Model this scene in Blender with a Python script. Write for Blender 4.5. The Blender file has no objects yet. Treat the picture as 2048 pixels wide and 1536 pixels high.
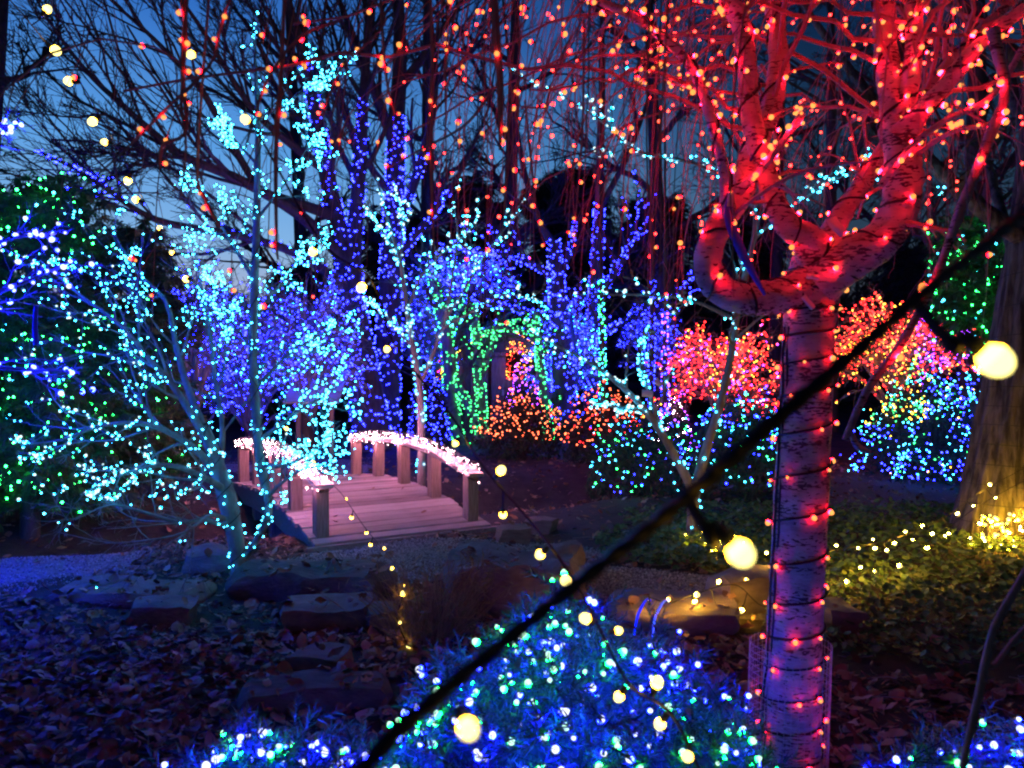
import bpy, math, random
import numpy as np
from mathutils import Vector, Matrix, noise as mnoise

random.seed(7)
rng = np.random.default_rng(7)
scene = bpy.context.scene
COL = scene.collection
R = math.radians

# ------------------------------------------------------------------ camera
F_PX = 1539.0
PITCH = math.atan(28 / F_PX)
CAM = np.array([0.0, 0.0, 1.6])
cam_d = bpy.data.cameras.new('camera')
cam_d.sensor_width = 36.0
cam_d.lens = F_PX / 2048 * 36.0
cam_d.clip_start = 0.05
cam_d.clip_end = 600
cam_d.dof.use_dof = True
cam_d.dof.focus_distance = 5.6
cam_d.dof.aperture_fstop = 6.0
cam = bpy.data.objects.new('camera', cam_d)
COL.objects.link(cam)
cam.location = CAM
cam.rotation_euler = (math.pi / 2 - PITCH, 0, 0)
scene.camera = cam

# ------------------------------------------------------------------ world (dusk sky, sun already under the horizon)
world = bpy.data.worlds.new('World')
scene.world = world
world.use_nodes = True
wn, wl = world.node_tree.nodes, world.node_tree.links
wn.clear()
# clear dusk: pale and faintly pink over the horizon, deep blue overhead, brighter towards the sunset at left
tcw = wn.new('ShaderNodeTexCoord')
nrm_ = wn.new('ShaderNodeVectorMath'); nrm_.operation = 'NORMALIZE'
wl.new(tcw.outputs['Generated'], nrm_.inputs[0])
sep = wn.new('ShaderNodeSeparateXYZ'); wl.new(nrm_.outputs[0], sep.inputs[0])
cr_ = wn.new('ShaderNodeValToRGB')
el = cr_.color_ramp.elements
SKY = [(0.0, (0.48, 0.40, 0.44)), (0.09, (0.36, 0.42, 0.60)), (0.16, (0.21, 0.43, 0.75)), (0.26, (0.10, 0.33, 0.74)), (0.40, (0.032, 0.16, 0.56)), (0.7, (0.004, 0.030, 0.20)), (1.0, (0.002, 0.015, 0.12))]
while len(el) < len(SKY): el.new(0.5)
for e, (p_, c_) in zip(el, SKY):
    e.position = p_; e.color = (*c_, 1)
wl.new(sep.outputs[2], cr_.inputs[0])
dt = wn.new('ShaderNodeVectorMath'); dt.operation = 'DOT_PRODUCT'
dt.inputs[1].default_value = (math.sin(R(-32)), math.cos(R(-32)), 0)
wl.new(nrm_.outputs[0], dt.inputs[0])
mr = wn.new('ShaderNodeMapRange'); mr.interpolation_type = 'SMOOTHSTEP'
mr.inputs[1].default_value = 0.55; mr.inputs[2].default_value = 0.98; mr.inputs[3].default_value = 0.085; mr.inputs[4].default_value = 0.80
wl.new(dt.outputs['Value'], mr.inputs[0])
bg = wn.new('ShaderNodeBackground')
wl.new(cr_.outputs[0], bg.inputs['Color']); wl.new(mr.outputs[0], bg.inputs['Strength'])
wo = wn.new('ShaderNodeOutputWorld')
wl.new(bg.outputs[0], wo.inputs[0])

scene.view_settings.view_transform = 'Standard'
scene.view_settings.look = 'None'
scene.view_settings.exposure = 0.4
scene.view_settings.gamma = 1.0
scene.render.engine = 'CYCLES'
cy = scene.cycles
cy.use_denoising = True
try:
    cy.denoiser = 'OPENIMAGEDENOISE'
except Exception:
    pass
cy.max_bounces = 4
cy.diffuse_bounces = 2
cy.glossy_bounces = 2
cy.transmission_bounces = 2
cy.transparent_max_bounces = 4
cy.sample_clamp_indirect = 2.0
cy.sample_clamp_direct = 0.0
cy.use_light_tree = True
cy.caustics_reflective = False
cy.caustics_refractive = False
cy.filter_width = 2.2

# ------------------------------------------------------------------ maths helpers
def W(px, py, d):
    """pixel of the 2048 x 1536 photograph at forward distance d -> world point"""
    x = (px - 1024) / F_PX
    u = -(py - 768) / F_PX
    cp, sp = math.cos(PITCH), math.sin(PITCH)
    fy = cp + u * sp
    fz = -sp + u * cp
    k = d / fy
    return np.array([x * k, d, 1.6 + fz * k])

def project(P):
    P = np.asarray(P, float) - CAM
    cp, sp = math.cos(PITCH), math.sin(PITCH)
    fwd = P[..., 1] * cp - P[..., 2] * sp
    up = P[..., 1] * sp + P[..., 2] * cp
    fw = np.maximum(fwd, 1e-3)
    return 1024 + P[..., 0] / fw * F_PX, 768 - up / fw * F_PX, fwd

def norm(v):
    return v / np.maximum(np.linalg.norm(v, axis=-1, keepdims=True), 1e-9)

def spline(pts, n):
    p = np.array(pts, float)
    if p.ndim == 1:
        p = p[:, None]
    m = len(p)
    ext = np.vstack([2 * p[0] - p[1], p, 2 * p[-1] - p[-2]])
    t = np.linspace(0, m - 1, n)
    i = np.minimum(t.astype(int), m - 2)
    f = (t - i)[:, None]
    a, b, c, d = ext[i], ext[i + 1], ext[i + 2], ext[i + 3]
    return 0.5 * (2 * b + (c - a) * f + (2 * a - 5 * b + 4 * c - d) * f ** 2 + (3 * b - a - 3 * c + d) * f ** 3)

def wpath(ctrl, n=14):
    """ctrl rows: px, py, d, radius(m) -> points, radii"""
    P = spline([W(c[0], c[1], c[2]) for c in ctrl], n)
    rr = np.maximum(spline([c[3] for c in ctrl], n)[:, 0], 0.0008)
    return P, rr

def tube_geo(P, Rr, sides=3, cap=True):
    """P (M,N,3), Rr (M,N) -> verts, quads"""
    P = np.asarray(P, float)
    Rr = np.asarray(Rr, float)
    if P.ndim == 2:
        P, Rr = P[None], Rr[None]
    M, N, _ = P.shape
    T = np.empty_like(P)
    T[:, 1:-1] = P[:, 2:] - P[:, :-2]
    T[:, 0] = P[:, 1] - P[:, 0]
    T[:, -1] = P[:, -1] - P[:, -2]
    T = norm(T)
    mean = norm(T.mean(axis=1))
    ref = np.zeros((M, 3))
    ref[np.arange(M), np.abs(mean).argmin(axis=1)] = 1
    ref = norm(ref - mean * (ref * mean).sum(-1, keepdims=True))
    # transport the reference along the path
    S = np.empty_like(P)
    cur = ref
    for k in range(N):
        t = T[:, k]
        cur = cur - t * (cur * t).sum(-1, keepdims=True)
        cur = norm(cur)
        S[:, k] = cur
    U = np.cross(T, S)
    a = np.arange(sides) / sides * 2 * math.pi
    ring = (S[:, :, None] * np.cos(a)[None, None, :, None] + U[:, :, None] * np.sin(a)[None, None, :, None])
    V = P[:, :, None] + ring * Rr[:, :, None, None]
    base = (np.arange(M)[:, None, None] * N + np.arange(N - 1)[None, :, None]) * sides
    s = np.arange(sides)[None, None, :]
    s2 = (s + 1) % sides
    q = np.stack([base + s, base + s2, base + sides + s2, base + sides + s], -1).reshape(-1, 4)
    return V.reshape(-1, 3), q

class Geo:
    """collects triangle / quad arrays into one mesh"""
    def __init__(self):
        self.V, self.F3, self.F4, self.m3, self.m4, self.n = [], [], [], [], [], 0
    def add(self, V, F, mat=0):
        V = np.asarray(V, float).reshape(-1, 3)
        F = np.asarray(F, int)
        if len(F) == 0:
            return self
        if F.shape[1] == 3:
            self.F3.append(F + self.n)
            self.m3.append(np.full(len(F), mat))
        else:
            self.F4.append(F + self.n)
            self.m4.append(np.full(len(F), mat))
        self.V.append(V)
        self.n += len(V)
        return self
    def tube(self, P, Rr, sides=3, mat=0):
        V, q = tube_geo(P, Rr, sides)
        return self.add(V, q, mat)
    def inst(self, TV, TF, pos, rot, sc, mat=0):
        """copies of a template: pos (K,3), rot (K,3,3), sc (K,) or (K,3)"""
        pos = np.asarray(pos, float)
        K = len(pos)
        if K == 0:
            return self
        TV = np.asarray(TV, float)
        sc = np.asarray(sc, float)
        if sc.ndim == 0:
            sc = np.full(K, float(sc))
        if sc.ndim == 1:
            sc = np.repeat(sc[:, None], 3, 1)
        v = TV[None] * sc[:, None, :]
        v = np.einsum('kij,knj->kni', rot, v) + pos[:, None]
        f = np.asarray(TF)[None] + (np.arange(K) * len(TV))[:, None, None]
        return self.add(v.reshape(-1, 3), f.reshape(-1, f.shape[-1]), mat)
    def mesh(self, name, mats, smooth=False, off=None):
        me = bpy.data.meshes.new(name)
        V = np.concatenate(self.V) if self.V else np.zeros((0, 3))
        if off is not None:
            V = V - np.asarray(off)
        me.vertices.add(len(V))
        me.vertices.foreach_set('co', V.astype(np.float32).ravel())
        f3 = np.concatenate(self.F3) if self.F3 else np.zeros((0, 3), int)
        f4 = np.concatenate(self.F4) if self.F4 else np.zeros((0, 4), int)
        nl = f3.size + f4.size
        me.loops.add(nl)
        me.loops.foreach_set('vertex_index', np.concatenate([f3.ravel(), f4.ravel()]).astype(np.int32))
        npoly = len(f3) + len(f4)
        me.polygons.add(npoly)
        st = np.concatenate([np.arange(len(f3)) * 3, f3.size + np.arange(len(f4)) * 4])
        me.polygons.foreach_set('loop_start', st.astype(np.int32))
        mi = np.concatenate([*(self.m3 or [np.zeros(0)]), *(self.m4 or [np.zeros(0)])])
        me.polygons.foreach_set('material_index', mi.astype(np.int32))
        me.polygons.foreach_set('use_smooth', np.full(npoly, smooth))
        for m in (mats if isinstance(mats, (list, tuple)) else [mats]):
            me.materials.append(m)
        me.update(calc_edges=True)
        return me

# ------------------------------------------------------------------ object helpers
LOC = {}
def tag(o, label=None, cat=None, group=None, kind=None):
    if label: o['label'] = label
    if cat: o['category'] = cat
    if group: o['group'] = group
    if kind: o['kind'] = kind
    return o

def empty(name, loc, label, cat, group=None):
    o = bpy.data.objects.new(name, None)
    o.empty_display_size = 0.2
    COL.objects.link(o)
    o.location = [float(v) for v in loc]
    LOC[o.name] = np.array(loc, float)
    return tag(o, label, cat, group)

def wloc(o):
    return LOC.get(o.name, np.zeros(3)) if o is not None else np.zeros(3)

def part(name, geo, mats, parent=None, smooth=False, kind=None, label=None):
    """geo in world space"""
    me = geo.mesh(name, mats, smooth, wloc(parent)) if isinstance(geo, Geo) else geo
    o = bpy.data.objects.new(name, me)
    COL.objects.link(o)
    if parent is not None:
        o.parent = parent
        LOC[o.name] = wloc(parent)
    if kind: o['kind'] = kind
    if label: o['label'] = label
    return o

def inst_obj(name, me, parent, M4):
    o = bpy.data.objects.new(name, me)
    COL.objects.link(o)
    if parent is not None:
        o.parent = parent
        M4 = Matrix.Translation(-Vector(wloc(parent))) @ M4
    o.matrix_local = M4
    return o

def rot_to(dirs, spin=None):
    """(K,3) directions -> rotation matrices whose local z is that direction"""
    z = norm(np.asarray(dirs, float))
    a = np.where(np.abs(z[:, 2:3]) > 0.9, np.array([[1.0, 0, 0]]), np.array([[0, 0, 1.0]]))
    x = norm(np.cross(a, z))
    y = np.cross(z, x)
    if spin is not None:
        c, s = np.cos(spin)[:, None], np.sin(spin)[:, None]
        x, y = x * c + y * s, -x * s + y * c
    return np.stack([x, y, z], -1)

def m4(rot, pos, sc=1.0):
    sc = np.broadcast_to(np.asarray(sc, float), 3)
    M = np.eye(4)
    M[:3, :3] = rot * sc[None, :]
    M[:3, 3] = pos
    return Matrix(M.tolist())

def rand_dirs(n):
    return norm(rng.normal(size=(n, 3)))

# ------------------------------------------------------------------ materials
def node_mat(name):
    m = bpy.data.materials.new(name)
    m.use_nodes = True
    nt = m.node_tree
    nt.nodes.clear()
    out = nt.nodes.new('ShaderNodeOutputMaterial')
    b = nt.nodes.new('ShaderNodeBsdfPrincipled')
    nt.links.new(b.outputs[0], out.inputs[0])
    return m, nt, b

def ramp(nt, fac, stops):
    r = nt.nodes.new('ShaderNodeValToRGB')
    cr = r.color_ramp
    while len(cr.elements) < len(stops):
        cr.elements.new(0.5)
    for e, (p, c) in zip(cr.elements, stops):
        e.position = p
        e.color = (*c, 1)
    nt.links.new(fac, r.inputs[0])
    return r.outputs[0]

def tex_noise(nt, scale, detail=4, rough=0.6, vec=None, mapscale=None, coord='Object'):
    tc = nt.nodes.new('ShaderNodeTexCoord')
    src = tc.outputs[coord] if vec is None else vec
    if mapscale:
        mp = nt.nodes.new('ShaderNodeMapping')
        mp.inputs['Scale'].default_value = mapscale
        nt.links.new(src, mp.inputs[0])
        src = mp.outputs[0]
    n = nt.nodes.new('ShaderNodeTexNoise')
    n.inputs['Scale'].default_value = scale
    n.inputs['Detail'].default_value = detail
    n.inputs['Roughness'].default_value = rough
    nt.links.new(src, n.inputs['Vector'])
    return n.outputs['Fac']

def bump(nt, b, h, dist=0.01, strength=0.6):
    bn = nt.nodes.new('ShaderNodeBump')
    bn.inputs['Distance'].default_value = dist
    bn.inputs['Strength'].default_value = strength
    nt.links.new(h, bn.inputs['Height'])
    nt.links.new(bn.outputs[0], b.inputs['Normal'])

def rough_mat(name, stops, scale=6, detail=5, mapscale=None, bdist=0.01, bscale=None, rough=0.85, island=0.0, bmap=None, spec=0.3):
    m, nt, b = node_mat(name)
    f = tex_noise(nt, scale, detail, 0.65, mapscale=mapscale)
    if island:
        g = nt.nodes.new('ShaderNodeNewGeometry')
        oi = nt.nodes.new('ShaderNodeObjectInfo')
        a = nt.nodes.new('ShaderNodeMath'); a.operation = 'ADD'
        nt.links.new(g.outputs['Random Per Island'], a.inputs[0])
        nt.links.new(oi.outputs['Random'], a.inputs[1])
        fr = nt.nodes.new('ShaderNodeMath'); fr.operation = 'FRACT'
        nt.links.new(a.outputs[0], fr.inputs[0])
        mx = nt.nodes.new('ShaderNodeMix')
        mx.inputs[0].default_value = island
        nt.links.new(f, mx.inputs[2]); nt.links.new(fr.outputs[0], mx.inputs[3])
        f2 = mx.outputs[0]
    else:
        f2 = f
    nt.links.new(ramp(nt, f2, stops), b.inputs['Base Color'])
    b.inputs['Roughness'].default_value = rough
    b.inputs['Specular IOR Level'].default_value = spec
    if bdist:
        bf = tex_noise(nt, bscale or scale * 3, 6, 0.7, mapscale=bmap or mapscale)
        bump(nt, b, bf, bdist)
    return m

def emit(name, col, strength):
    m = bpy.data.materials.new(name)
    m.use_nodes = True
    nt = m.node_tree
    nt.nodes.clear()
    out = nt.nodes.new('ShaderNodeOutputMaterial')
    e = nt.nodes.new('ShaderNodeEmission')
    e.inputs[0].default_value = (*col, 1)
    e.inputs[1].default_value = strength
    nt.links.new(e.outputs[0], out.inputs[0])
    m.cycles.emission_sampling = 'FRONT'
    return m

M = {}
M['bark_dark'] = rough_mat('dark_bark', [(0.3, (0.035, 0.03, 0.028)), (0.7, (0.11, 0.095, 0.085))], 9, 6, (1, 1, 0.25), 0.03, 14)
M['bark_grey'] = rough_mat('grey_bark', [(0.3, (0.10, 0.095, 0.09)), (0.7, (0.26, 0.25, 0.235))], 9, 6, (1, 1, 0.3), 0.02, 14)
M['bark_pale'] = rough_mat('pale_bark', [(0.3, (0.10, 0.095, 0.09)), (0.7, (0.27, 0.26, 0.245))], 12, 6, (1, 1, 0.5), 0.006, 30)
M['twig_red'] = rough_mat('weeping_twig', [(0.3, (0.20, 0.14, 0.12)), (0.7, (0.36, 0.28, 0.25))], 30, 4, None, 0.0)
M['needle'] = rough_mat('needles', [(0.2, (0.025, 0.05, 0.022)), (0.8, (0.075, 0.12, 0.055))], 5, 3, None, 0.0, rough=0.6, island=0.7)
M['needle_near'] = rough_mat('juniper_needles', [(0.2, (0.025, 0.05, 0.03)), (0.8, (0.12, 0.17, 0.13))], 7, 3, None, 0.0, rough=0.45, island=0.75)
M['needle_far'] = rough_mat('far_needles', [(0.2, (0.018, 0.03, 0.018)), (0.8, (0.05, 0.075, 0.045))], 2, 3, None, 0.0, island=0.6)
M['leaf_green'] = rough_mat('ground_cover_leaf', [(0.2, (0.04, 0.09, 0.025)), (0.6, (0.09, 0.17, 0.05)), (0.95, (0.16, 0.22, 0.08))], 6, 3, None, 0.0, rough=0.5, island=0.75)
M['leaf_dry'] = rough_mat('dry_leaf', [(0.05, (0.07, 0.035, 0.02)), (0.4, (0.17, 0.085, 0.045)), (0.7, (0.28, 0.16, 0.10)), (0.95, (0.42, 0.30, 0.21))], 22, 4, None, 0.004, 40, rough=0.6, island=0.8)
M['soil'] = rough_mat('soil', [(0.3, (0.022, 0.017, 0.013)), (0.7, (0.075, 0.055, 0.042))], 3.5, 8, None, 0.05, 18)
M['gravel'] = rough_mat('gravel', [(0.3, (0.10, 0.095, 0.09)), (0.7, (0.30, 0.28, 0.26))], 34, 8, None, 0.02, 60)
M['pebble'] = rough_mat('pebble', [(0.1, (0.10, 0.095, 0.09)), (0.9, (0.42, 0.40, 0.37))], 20, 3, None, 0.0, island=0.9)
M['rock'] = rough_mat('sandstone', [(0.25, (0.09, 0.07, 0.055)), (0.55, (0.20, 0.16, 0.125)), (0.8, (0.32, 0.26, 0.20))], 5, 8, (1, 1, 2.2), 0.03, 16)
M['rock_dark'] = rough_mat('dark_stone', [(0.25, (0.05, 0.04, 0.035)), (0.6, (0.13, 0.10, 0.085)), (0.85, (0.22, 0.18, 0.15))], 6, 8, (1, 3, 2), 0.035, 15)
M['wood'] = rough_mat('weathered_wood', [(0.2, (0.17, 0.14, 0.12)), (0.5, (0.34, 0.295, 0.26)), (0.8, (0.50, 0.45, 0.40))], 4, 8, (1.2, 12, 12), 0.006, 9, island=0.42)
M['wood_post'] = rough_mat('post_wood', [(0.25, (0.13, 0.10, 0.075)), (0.55, (0.26, 0.20, 0.15)), (0.8, (0.36, 0.29, 0.23))], 6, 8, (14, 14, 1.0), 0.005, 9)
M['shed_wood'] = rough_mat('shed_board', [(0.3, (0.15, 0.11, 0.08)), (0.7, (0.30, 0.24, 0.18))], 4, 6, (8, 8, 1), 0.004, 10)
M['roof'] = rough_mat('shingle', [(0.3, (0.03, 0.032, 0.03)), (0.7, (0.08, 0.085, 0.08))], 6, 5, None, 0.01, island=0.4)
M['cord'] = rough_mat('dark_cord', [(0.3, (0.005, 0.007, 0.009)), (0.7, (0.011, 0.014, 0.018))], 40, 3, None, 0.0, rough=0.5)
M['socket'] = rough_mat('socket_plastic', [(0.3, (0.014, 0.02, 0.014)), (0.7, (0.03, 0.04, 0.03))], 40, 3, None, 0.0, rough=0.45)
M['ribbon'] = rough_mat('blue_plastic', [(0.3, (0.05, 0.08, 0.75)), (0.7, (0.06, 0.10, 0.85))], 8, 3, None, 0.0, rough=0.35)
M['tag'] = rough_mat('paper_tag', [(0.3, (0.62, 0.58, 0.56)), (0.7, (0.78, 0.75, 0.73))], 30, 3, None, 0.0, rough=0.6)
M['panel'] = rough_mat('sign_panel', [(0.3, (0.30, 0.32, 0.36)), (0.7, (0.46, 0.48, 0.52))], 3, 5, (1, 14, 14), 0.0, rough=0.6)
M['metal'] = rough_mat('galvanised_wire', [(0.3, (0.30, 0.30, 0.30)), (0.7, (0.48, 0.48, 0.47))], 40, 3, None, 0.0, rough=0.5)
M['straw'] = rough_mat('straw', [(0.1, (0.16, 0.12, 0.06)), (0.6, (0.32, 0.25, 0.13)), (0.95, (0.12, 0.16, 0.05))], 9, 3, None, 0.0, island=0.8)

def birch():
    m, nt, b = node_mat('birch_bark')
    def mixc(fac, a, c):
        mx = nt.nodes.new('ShaderNodeMix'); mx.data_type = 'RGBA'
        nt.links.new(fac, mx.inputs[0])
        if isinstance(a, tuple): mx.inputs[6].default_value = (*a, 1)
        else: nt.links.new(a, mx.inputs[6])
        mx.inputs[7].default_value = (*c, 1)
        return mx.outputs[2]
    base = tex_noise(nt, 4, 8, 0.75, mapscale=(1, 1, 2.6))
    c1 = ramp(nt, base, [(0.30, (0.16, 0.125, 0.125)), (0.48, (0.36, 0.32, 0.31)), (0.62, (0.49, 0.455, 0.44)), (0.8, (0.58, 0.55, 0.53))])
    grain = tex_noise(nt, 14, 6, 0.8, mapscale=(1, 1, 9))
    c2 = mixc(ramp(nt, grain, [(0.52, (0, 0, 0)), (0.75, (0.7, 0.7, 0.7))]), c1, (0.15, 0.115, 0.115))
    dash = tex_noise(nt, 40, 2, 0.5, mapscale=(1, 1, 3.4))
    clump = tex_noise(nt, 6, 3, 0.6, mapscale=(0.6, 0.6, 3.2))
    mul = nt.nodes.new('ShaderNodeMath'); mul.operation = 'MULTIPLY_ADD'
    nt.links.new(clump, mul.inputs[0]); mul.inputs[1].default_value = 0.75
    nt.links.new(dash, mul.inputs[2])
    mask = ramp(nt, mul.outputs[0], [(0.995, (0, 0, 0)), (1.03, (1, 1, 1))])
    sub = nt.nodes.new('ShaderNodeMath'); sub.operation = 'SUBTRACT'; sub.inputs[1].default_value = 0.30
    nt.links.new(mul.outputs[0], sub.inputs[0])
    mask = ramp(nt, sub.outputs[0], [(0.665, (0, 0, 0)), (0.70, (1, 1, 1))])
    c3 = mixc(mask, c2, (0.035, 0.025, 0.025))
    nt.links.new(c3, b.inputs['Base Color'])
    b.inputs['Roughness'].default_value = 0.55
    add = nt.nodes.new('ShaderNodeMath'); add.operation = 'ADD'
    nt.links.new(base, add.inputs[0]); nt.links.new(grain, add.inputs[1])
    bump(nt, b, add.outputs[0], 0.010, 0.8)
    return m
M['birch'] = birch()

def furrow():
    m, nt, b = node_mat('furrowed_bark')
    f = tex_noise(nt, 9, 5, 0.6, mapscale=(1.6, 1.6, 0.22))
    nt.links.new(ramp(nt, f, [(0.38, (0.02, 0.017, 0.014)), (0.55, (0.10, 0.085, 0.07)), (0.75, (0.19, 0.165, 0.14))]), b.inputs['Base Color'])
    b.inputs['Roughness'].default_value = 0.9
    bump(nt, b, f, 0.06, 0.9)
    return m
M['furrow'] = furrow()

# bulb colours: lit LED caps. (saturated colour, strength)
BULB = {   # lens colour, lens strength, bright tip colour, tip strength
    'red': ((1.0, 0.004, 0.022), 130, (1.0, 0.30, 0.06), 1.4), 'crimson': ((1.0, 0.004, 0.012), 19, (1.0, 0.22, 0.10), 1.1),
    'trunk_red': ((1.0, 0.004, 0.016), 50, (1.0, 0.34, 0.08), 1.4),
    'soft_red': ((1.0, 0.004, 0.016), 22, (1.0, 0.32, 0.07), 1.4),
    'teal': ((0.003, 0.36, 0.66), 40, (0.75, 1.0, 1.0), 1.25), 'blue': ((0.002, 0.004, 1.0), 480, (0.80, 0.84, 1.0), 1.25),
    'deep_blue': ((0.002, 0.005, 1.0), 68, (0.50, 0.58, 1.0), 1.05),
    'green': ((0.002, 0.60, 0.070), 72, (0.55, 1.0, 0.70), 1.25), 'deep_green': ((0.002, 0.60, 0.10), 18, (0.45, 1.0, 0.65), 1.1),
    'warm': ((1.0, 0.50, 0.03), 420, (1.0, 0.84, 0.26), 1.5), 'lamp': ((1.0, 0.48, 0.03), 24, (1.0, 0.82, 0.22), 2.5), 'pink': ((1.0, 0.30, 0.50), 330, (1.0, 0.76, 0.74), 1.3),
    'orange': ((1.0, 0.08, 0.02), 14, (1.0, 0.55, 0.30), 1.2), 'yellow': ((0.95, 0.56, 0.012), 90, (1.0, 0.90, 0.32), 1.3), 'purple': ((0.24, 0.010, 1.0), 44, (0.85, 0.65, 1.0), 1.2),
    'amber': ((0.95, 0.42, 0.012), 18, (1.0, 0.85, 0.35), 1.2),
}
for k, (c, s_, c2, s2_) in BULB.items():
    M['b_' + k] = emit(k + '_lit_tip', c2, s2_)
    M['s_' + k] = emit(k + '_lit_lens', c, s_)

# bulb templates -----------------------------------------------------
def lathe(prof, sides):
    V, F = [], []
    a = np.arange(sides) / sides * 2 * math.pi
    for r, z in prof:
        V.append(np.stack([r * np.cos(a), r * np.sin(a), np.full(sides, z)], -1))
    V = np.concatenate(V)
    for k in range(len(prof) - 1):
        for s in range(sides):
            s2 = (s + 1) % sides
            F.append((k * sides + s, k * sides + s2, (k + 1) * sides + s2, (k + 1) * sides + s))
    return V, np.array(F)

def bulb_mesh(col, size=1.0):
    """small wide-angle LED: socket, coloured skirt, bright cap; local +z points out of the socket; unit = lens radius 1"""
    g = Geo()
    V, F = lathe([(0.02, -2.7), (0.55, -2.6), (0.66, -1.1), (0.55, -0.95)], 6)
    g.add(V, F, 0)
    ns = 20 if col == 'lamp' else 10
    V, F = lathe([(0.6, -0.95), (0.94, -0.45), (1.0, -0.12)], ns)
    g.add(V, F, 1)
    V, F = lathe([(1.0, -0.12), (0.98, 0.2), (0.88, 0.5), (0.68, 0.78), (0.40, 1.0), (0.02, 1.1)], ns)
    g.add(V, F, 2)
    return g.mesh('bulb_' + col, [M['socket'], M['s_' + col], M['b_' + col]], True)
BM = {k: bulb_mesh(k) for k in BULB}
OCT_V = np.array([(1, 0, 0), (-1, 0, 0), (0, 1, 0), (0, -1, 0), (0, 0, 1), (0, 0, -1)], float)
CUBE_V = np.array([(x, y, z) for x in (-1, 1) for y in (-1, 1) for z in (-1, 1)], float) * 0.56
CUBE_F = np.array([(0, 1, 3, 2), (4, 6, 7, 5), (0, 4, 5, 1), (2, 3, 7, 6), (0, 2, 6, 4), (1, 5, 7, 3)])
OCT_F = np.array([(0, 2, 4), (2, 1, 4), (1, 3, 4), (3, 0, 4), (2, 0, 5), (1, 2, 5), (3, 1, 5), (0, 3, 5)])

def light_string(label, loc, pts, dirs, cols, size, n_ind=0, wires=None, wire_r=0.003, group=None, cat='string lights', keep_view=True):
    """pts (K,3), dirs (K,3), cols list of K colour names. n_ind largest in the picture become bulb objects, the rest one part."""
    pts = np.asarray(pts, float)
    K = len(pts)
    dirs = np.asarray(dirs, float)
    cols = np.array(cols)
    root = empty('light_string', loc, label, cat, group)
    sizes = size * (rng.uniform(0.62, 1.28, K) if np.ndim(size) == 0 or np.size(size) > 3 else 1.0)
    px, py, dep = project(pts)
    inside = (px > -20) & (px < 2068) & (py > -20) & (py < 1556) & (dep > 0.15)
    order = np.argsort(np.where(inside, dep, 1e9))
    ind = [i for i in order[:n_ind] if inside[i]]
    rots = rot_to(dirs, rng.uniform(0, 6.28, K))
    for i in ind:
        inst_obj('bulb', BM[str(cols[i])], root, m4(rots[i], pts[i], sizes[i]))
    rest = np.setdiff1d(np.arange(K), ind)
    if len(rest):
        used = sorted(set(cols[rest].tolist()))
        g = Geo()
        for mi, c in enumerate(used):
            s = rest[cols[rest] == c]
            g.inst(OCT_V, OCT_F, pts[s], rots[s], sizes[s], mi * 2)
            g.inst(CUBE_V, CUBE_F, pts[s], rots[s], sizes[s], mi * 2 + 1)
        part('bulb_mass', g, [M[k + c] for c in used for k in ('s_', 'b_')], root, kind='stuff')
    if wires:
        g = Geo()
        for P in wires:
            g.tube(P, np.full(len(P), wire_r), 4)
        part('wire', g, M['cord'], root)
    return root

# ------------------------------------------------------------------ branching
def sprout(P, Rr, n, ln, ang, N, wob=0.12, trop=0.0, rr=0.55, rmin=0.003, tr=(0.25, 1.0), lv=0.35, angv=0.25, shrink=0.5, tip=0.4, absL=None):
    Mn, Np, _ = P.shape
    idx = np.repeat(np.arange(Mn), n)
    K = len(idx)
    t = rng.uniform(tr[0], tr[1], K)
    f = t * (Np - 1)
    i = np.minimum(f.astype(int), Np - 2)
    fr = (f - i)[:, None]
    st = P[idx, i] * (1 - fr) + P[idx, i + 1] * fr
    tan = norm(P[idx, i + 1] - P[idx, i])
    r0 = Rr[idx, i] * (1 - fr[:, 0]) + Rr[idx, i + 1] * fr[:, 0]
    plen = np.linalg.norm(np.diff(P, axis=1), axis=2).sum(1)
    L = (plen[idx] * ln if absL is None else np.full(K, absL)) * (1 - shrink * t) * rng.uniform(1 - lv, 1 + lv, K)
    perp = norm(np.cross(rand_dirs(K), tan))
    a = ang * rng.uniform(1 - angv, 1 + angv, K)[:, None]
    d = np.cos(a) * tan + np.sin(a) * perp
    out = np.empty((K, N, 3))
    out[:, 0] = st
    up = np.array([0, 0, 1.0])
    for k in range(1, N):
        d = norm(d + rng.normal(size=(K, 3)) * wob + up * trop)
        out[:, k] = out[:, k - 1] + d * (L / (N - 1))[:, None]
    r1 = np.maximum(r0 * rr, rmin)
    w = np.linspace(0, 1, N)[None]
    Ro = np.maximum(r1[:, None] * (1 - w * (1 - tip)), rmin * 0.8)
    return out, Ro

def on_branches(P, Rr, n, off=0.008, tr=(0.05, 1.0)):
    """n points per branch on its surface -> points, outward directions"""
    Mn, Np, _ = P.shape
    idx = np.repeat(np.arange(Mn), n)
    K = len(idx)
    f = rng.uniform(tr[0], tr[1], K) * (Np - 1)
    i = np.minimum(f.astype(int), Np - 2)
    fr = (f - i)[:, None]
    st = P[idx, i] * (1 - fr) + P[idx, i + 1] * fr
    tan = norm(P[idx, i + 1] - P[idx, i])
    r0 = (Rr[idx, i] * (1 - fr[:, 0]) + Rr[idx, i + 1] * fr[:, 0])[:, None]
    perp = norm(np.cross(rand_dirs(K), tan))
    return st + perp * (r0 + off), norm(perp + rand_dirs(K) * 0.5)

def stack(list_pr):
    return np.stack([p for p, r in list_pr]), np.stack([r for p, r in list_pr])

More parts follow.
